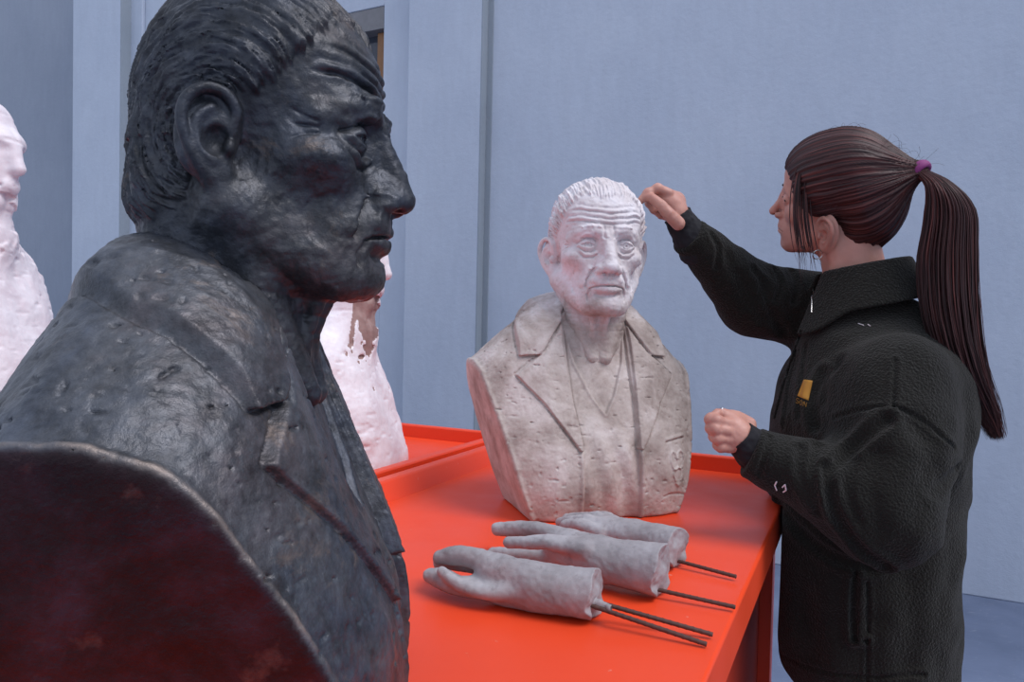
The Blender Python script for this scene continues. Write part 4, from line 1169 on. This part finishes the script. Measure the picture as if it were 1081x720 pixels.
# loose strands framing the face and flyaway hairs
paths = []
for k in range(34):
    g_ = rng.normal(); dx = 6 + 7 * rng.normal(); d_ = 0.004 * rng.normal(); end = rng.uniform(262, 300)
    p = spline([ad(852 + dx * 0.5, 158, 1.262 + d_), ad(842 + dx * 0.8, 190, 1.245 + d_), ad(840 + dx, 225, 1.238 + d_), ad(843 + dx * 1.1, 255, 1.235 + d_), ad(847 + dx * 1.2 + g_ * 2, end, 1.235 + d_)], 24)
    paths.append((p, 0.0008 * np.interp(np.linspace(0, 1, 24), [0, 0.6, 1], [1.3, 1, 0.15]), rng.random()))
up_ = np.nonzero((cv[:, 2] - HC[2] > 0.03))[0]
gn = grad(hair_cap, cv[up_], 0.002); gn /= np.linalg.norm(gn, axis=1)[:, None] + 1e-9
for k in range(90):
    i = rng.integers(len(up_)); p0 = cv[up_[i]].astype(float); nn = gn[i].astype(float); tdir = nrm(TIE - p0 + rng.normal(size=3) * 0.05)
    L_ = rng.uniform(0.02, 0.045); h_ = rng.uniform(0.003, 0.013)
    paths.append((spline([p0 - nn * 0.002, p0 + nn * h_ + tdir * L_ * 0.5, p0 + nn * h_ * 0.3 + tdir * L_], 8), np.full(8, 0.0002), rng.random()))
v, q, a = tubes_mesh(paths, 4); child('loose_hair', v, q, M['hair'], a)

def torus(name, c, axis, R0, r0, mat, gap=0.0, sq=1.0, parent=None):
    ax_ = nrm(axis); s = np.cross(ax_, (0.1, 0.2, 1)); s /= np.linalg.norm(s); u = np.cross(s, ax_)
    V, Fc = [], []; N, K = 40, 12
    for i in range(N):
        w = gap + (2 * math.pi - 2 * gap) * i / (N - (1 if gap else 0)); o = s * math.cos(w) + u * math.sin(w)
        for j in range(K):
            e = 2 * math.pi * j / K; V.append(np.asarray(c) + o * (R0 + r0 * math.cos(e)) + ax_ * r0 * sq * math.sin(e))
    for i in range(N if not gap else N - 1):
        for j in range(K): Fc.append((i * K + j, ((i + 1) % N) * K + j, ((i + 1) % N) * K + (j + 1) % K, i * K + (j + 1) % K))
    return child(name, V, np.array(Fc), mat, parent=parent)

torus('hair_tie', TIE, PD[1] - PD[0], 0.0135, 0.0055, M['purple'], sq=1.6)
earc = hl((0.072, -0.006, -0.086))
torus('earring', earc, HR[:, 0].astype(float) * 0.8 + HR[:, 1] * 0.5, 0.0085, 0.0011, M['silver'], 0.35)
# brows, lashes and lips on the visible side
for s in (1, -1):
    b = [hl((s * 0.012, -0.0865, 0.020)), hl((s * 0.026, -0.0845, 0.025)), hl((s * 0.044, -0.068, 0.019))]
    v, q, a = tubes_mesh([(spline(b, 12), 0.0022 * np.interp(np.linspace(0, 1, 12), [0, .3, 1], [.7, 1, .3]), 0.3)], 6); child('eyebrow', v, q, M['brow'])
    b = [hl((s * 0.020, -0.0800, 0.0025)), hl((s * 0.030, -0.0835, 0.0045)), hl((s * 0.041, -0.0765, 0.0020)), hl((s * 0.045, -0.0750, 0.0005))]
    v, q, a = tubes_mesh([(spline(b, 12), np.full(12, 0.0010), 0.3)], 6); child('eyelash', v, q, M['brow'])

# black knit cuffs pulled over the wrists
def cuff(S, W_, E_, thr, nm):
    ax_ = nrm(S['wrist'][1] - W_)
    tip = S['wrist'][1] + ax_ * 0.002
    def f(P):
        d = tube(P, [W_ - ax_ * 0.02, W_ + ax_ * 0.01, tip], [0.034, 0.0315, 0.0270])
        d = d + 0.0022 * noise(P, 70, 141) + 0.0012 * noise(P, 150, 142)
        m = (P - v3(tip)) @ v3(ax_)
        d = smax(d, m - 0.004, 0.003)
        hole = tube(P, [tip - ax_ * 0.02, tip + ax_ * 0.05], [0.0235, 0.0245])
        if thr is not None: hole = smin(hole, tube(P, thr, [0.014, 0.013]), 0.006)
        return smax(d, -hole, 0.002).astype(F)
    lo, hi = bb([W_ - ax_ * 0.03, tip], 0.045); v, q = polyn(f, lo, hi, 0.0016); child(nm, v, q, M['knit'])
cuff(RH, WR_R, EL_R, None, 'knit_cuff'); cuff(LH, WR_L, EL_L, None, 'knit_cuff')

# trousers and shoes
def trousers(P):
    d = tube(P, [wp(-0.01, 0, 0.88), wp(-0.01, 0, 0.76)], [0.13, 0.145])
    for s in (-1, 1):
        d = smin(d, tube(P, [wp(-0.01, s * 0.075, 0.78), wp(0.005, s * 0.085, 0.46), wp(-0.01, s * 0.09, 0.09)], [0.108, 0.078, 0.062]), 0.03)
    d = d + 0.005 * fbm(P, 12, 3, 151)
    d = smax(d, np.minimum(-0.1125 - P @ v3(D2), 0.962 - P[:, 2]), 0.008)
    d = smax(d, 0.055 - P[:, 2], 0.006); return smax(d, P[:, 2] - 0.9, 0.02).astype(F)
lo, hi = bb([wp(0.2, 0.24, 0.03), wp(-0.2, -0.24, 0.93)], 0.02); v, q = polyn(trousers, lo, hi, 0.006); child('trousers', v, q, M['trousers'])
def shoe(s):
    def f(P):
        q = (P - v3(wp(0.045, s * 0.098, 0))) @ BR3
        d = ell(q, (0, 0, 0.035), (0.135, 0.047, 0.045)); d = smin(d, cap(q, (-0.06, 0, 0.05), (-0.06, 0, 0.10), 0.045, 0.040), 0.03)
        d = smin(d, box(q, (0, 0, 0.011), (0.135, 0.045, 0.011), 0.01), 0.006)
        return smax(d, -q[:, 2] + 0.0005, 0.003).astype(F)
    return f
for s in (-1, 1):
    lo, hi = bb([wp(0.045, s * 0.098, 0.0)], 0.17); lo[2] = -0.01; v, q = polyn(shoe(s), lo, hi, 0.005); child('shoe', v, q, M['shoe'])

# things printed and sewn on the jacket -------------------------------
jf = lambda P: jacket(P)
def patch(name, uvpts, mat, n=10, lift=0.0012):
    """quad patch draped on the fleece: four corners in view order tl, tr, br, bl"""
    tl, tr, br_, bl = [np.array(p, float) for p in uvpts]; V = []
    for i in range(n + 1):
        for j in range(n + 1):
            a, b = i / n, j / n
            p = (tl * (1 - b) + tr * b) * (1 - a) + (bl * (1 - b) + br_ * b) * a
            # rounded corners
            V.append(p)
    V = np.array(surfs(V, jf), F); g = grad(jf, V, 0.002); g /= np.linalg.norm(g, axis=1)[:, None]
    T = V + g * lift; k = len(V)
    Fc = [(i * (n + 1) + j, (i + 1) * (n + 1) + j, (i + 1) * (n + 1) + j + 1, i * (n + 1) + j + 1) for i in range(n) for j in range(n)]
    # underside and rim for thickness
    bt = [tuple(reversed([x + k for x in f])) for f in Fc]
    ring = [j for j in range(n)] + [i * (n + 1) + n for i in range(n)] + [n * (n + 1) + n - j for j in range(n)] + [(n - i) * (n + 1) for i in range(n)]
    rim = [(ring[i], ring[(i + 1) % len(ring)], ring[(i + 1) % len(ring)] + k, ring[i] + k) for i in range(len(ring))]
    return child(name, np.concatenate([T, V - g * 0.001]), Fc + rim + bt, mat, parent=None)

def stroke(name, lines, mat, r=0.0005, lift=0.0012, n=6):
    paths = []
    for ln in lines:
        P_ = []
        for a, b in zip(ln[:-1], ln[1:]):
            for t in np.linspace(0, 1, n, endpoint=False): P_.append((a[0] + (b[0] - a[0]) * t, a[1] + (b[1] - a[1]) * t))
        P_.append(ln[-1]); V = np.array(surfs(P_, jf), F); g = grad(jf, V, 0.002); g /= np.linalg.norm(g, axis=1)[:, None]
        V = V + g * lift; paths.append((V, np.full(len(V), r), 0.5))
    v, q, a = tubes_mesh(paths, 6); return child(name, v, q, mat)

patch('chest_logo', [(849, 401), (858, 402), (853.5, 423), (842, 418)], M['logo'])
def letters(o, ex, ey, word):
    G = {'S': [[(1, .1), (.7, 0), (.3, 0), (0, .2), (.2, .45), (.8, .55), (1, .8), (.7, 1), (.3, 1), (0, .9)]], 'O': [[(.5, 0), (0, .3), (0, .7), (.5, 1), (1, .7), (1, .3), (.5, 0)]],
         'M': [[(0, 1), (0, 0), (.5, .7), (1, 0), (1, 1)]], 'N': [[(0, 1), (0.05, 0), (0.95, 1), (1, 0)]]}
    out = []
    for i, c in enumerate(word):
        for ln in G[c]: out.append([(o[0] + ex[0] * (i * 1.35 + u) + ey[0] * v_, o[1] + ex[1] * (i * 1.35 + u) + ey[1] * v_) for u, v_ in ln])
    return out
stroke('chest_lettering', letters((841.2, 420.3), (2.9, 1.3), (-0.9, 5.0), 'SON'), M['logo'], 0.00032, n=3)
stroke('zip', [[(858, 306), (857, 330)]], M['silver'], 0.0012)
stroke('front_edge', [[(846, 350), (836, 380), (826, 412), (818, 442)]], M['fleece'], 0.0030)
# white plaster smudges on the sleeve and the shoulder
stroke('plaster_smudge', [[(820, 508), (818, 512), (820, 517)], [(826, 514), (829, 511), (830, 517), (827, 519)]], M['white'], 0.0011)
stroke('plaster_smudge', [[(906, 342), (912, 344)], [(916, 343), (919, 345)]], M['white'], 0.0007)

# the little steel modelling tool in her left hand
tl = ad(760.5, 438, 1.096); tu = ad(762.5, 430.5, 1.098)
v, q, a = tubes_mesh([(np.array([tl + (tl - tu) * 1.0, tl, tu, tu + (tu - tl) * 0.05]), [0.0022, 0.0024, 0.0022, 0.0004], 0.1)], 8)
to = mesh_obj('modelling_tool', v - tl, q, M['steel']); to.location = tl
tag(to, 'small grey modelling tool pinched in the woman\'s lower hand', 'tool')
cl = ad(675.5, 213, 1.307)
v, q = polygonize(lambda P: ell(P, (0, 0, 0), (0.0042, 0.003, 0.003)) + 0.0006 * noise(P, 500, 161), (-0.008,) * 3, (0.008,) * 3, 0.0006)
co_ = mesh_obj('clay_crumb', v, q, M['rust']); co_.location = cl
tag(co_, 'tiny dark brown clay crumb between her raised fingertips and the beige bust', 'clay')
# ------------------------------------------------------------------ light and camera
sc = bpy.context.scene
wd = bpy.data.worlds.new('sky'); sc.world = wd; wd.use_nodes = True
bg = wd.node_tree.nodes['Background']; bg.inputs['Color'].default_value = (0.72, 0.80, 1.0, 1); bg.inputs['Strength'].default_value = 0.85
sun = bpy.data.lights.new('sun', 'SUN'); sun.energy = 2.1; sun.angle = math.radians(32); sun.color = (1.0, 0.95, 0.97)
so = link(bpy.data.objects.new('sun', sun)); so.rotation_euler = Vector((0.66, -0.36, 1.1)).to_track_quat('Z', 'Y').to_euler(); so.location = (3, -2, 5)

cd = bpy.data.cameras.new('camera'); co = link(bpy.data.objects.new('camera', cd)); sc.camera = co
cd.sensor_width = 36.0; cd.sensor_fit = 'HORIZONTAL'; cd.lens = FPX * 36.0 / W; cd.clip_start = 0.02
mw = Matrix(((CR[0], CU[0], -CF[0], CAM[0]), (CR[1], CU[1], -CF[1], CAM[1]), (CR[2], CU[2], -CF[2], CAM[2]), (0, 0, 0, 1)))
co.matrix_world = mw
sc.view_settings.view_transform = 'Standard'; sc.view_settings.look = 'None'; sc.view_settings.exposure = 0.10; sc.view_settings.gamma = 1.0
sc.view_settings.use_curve_mapping = False
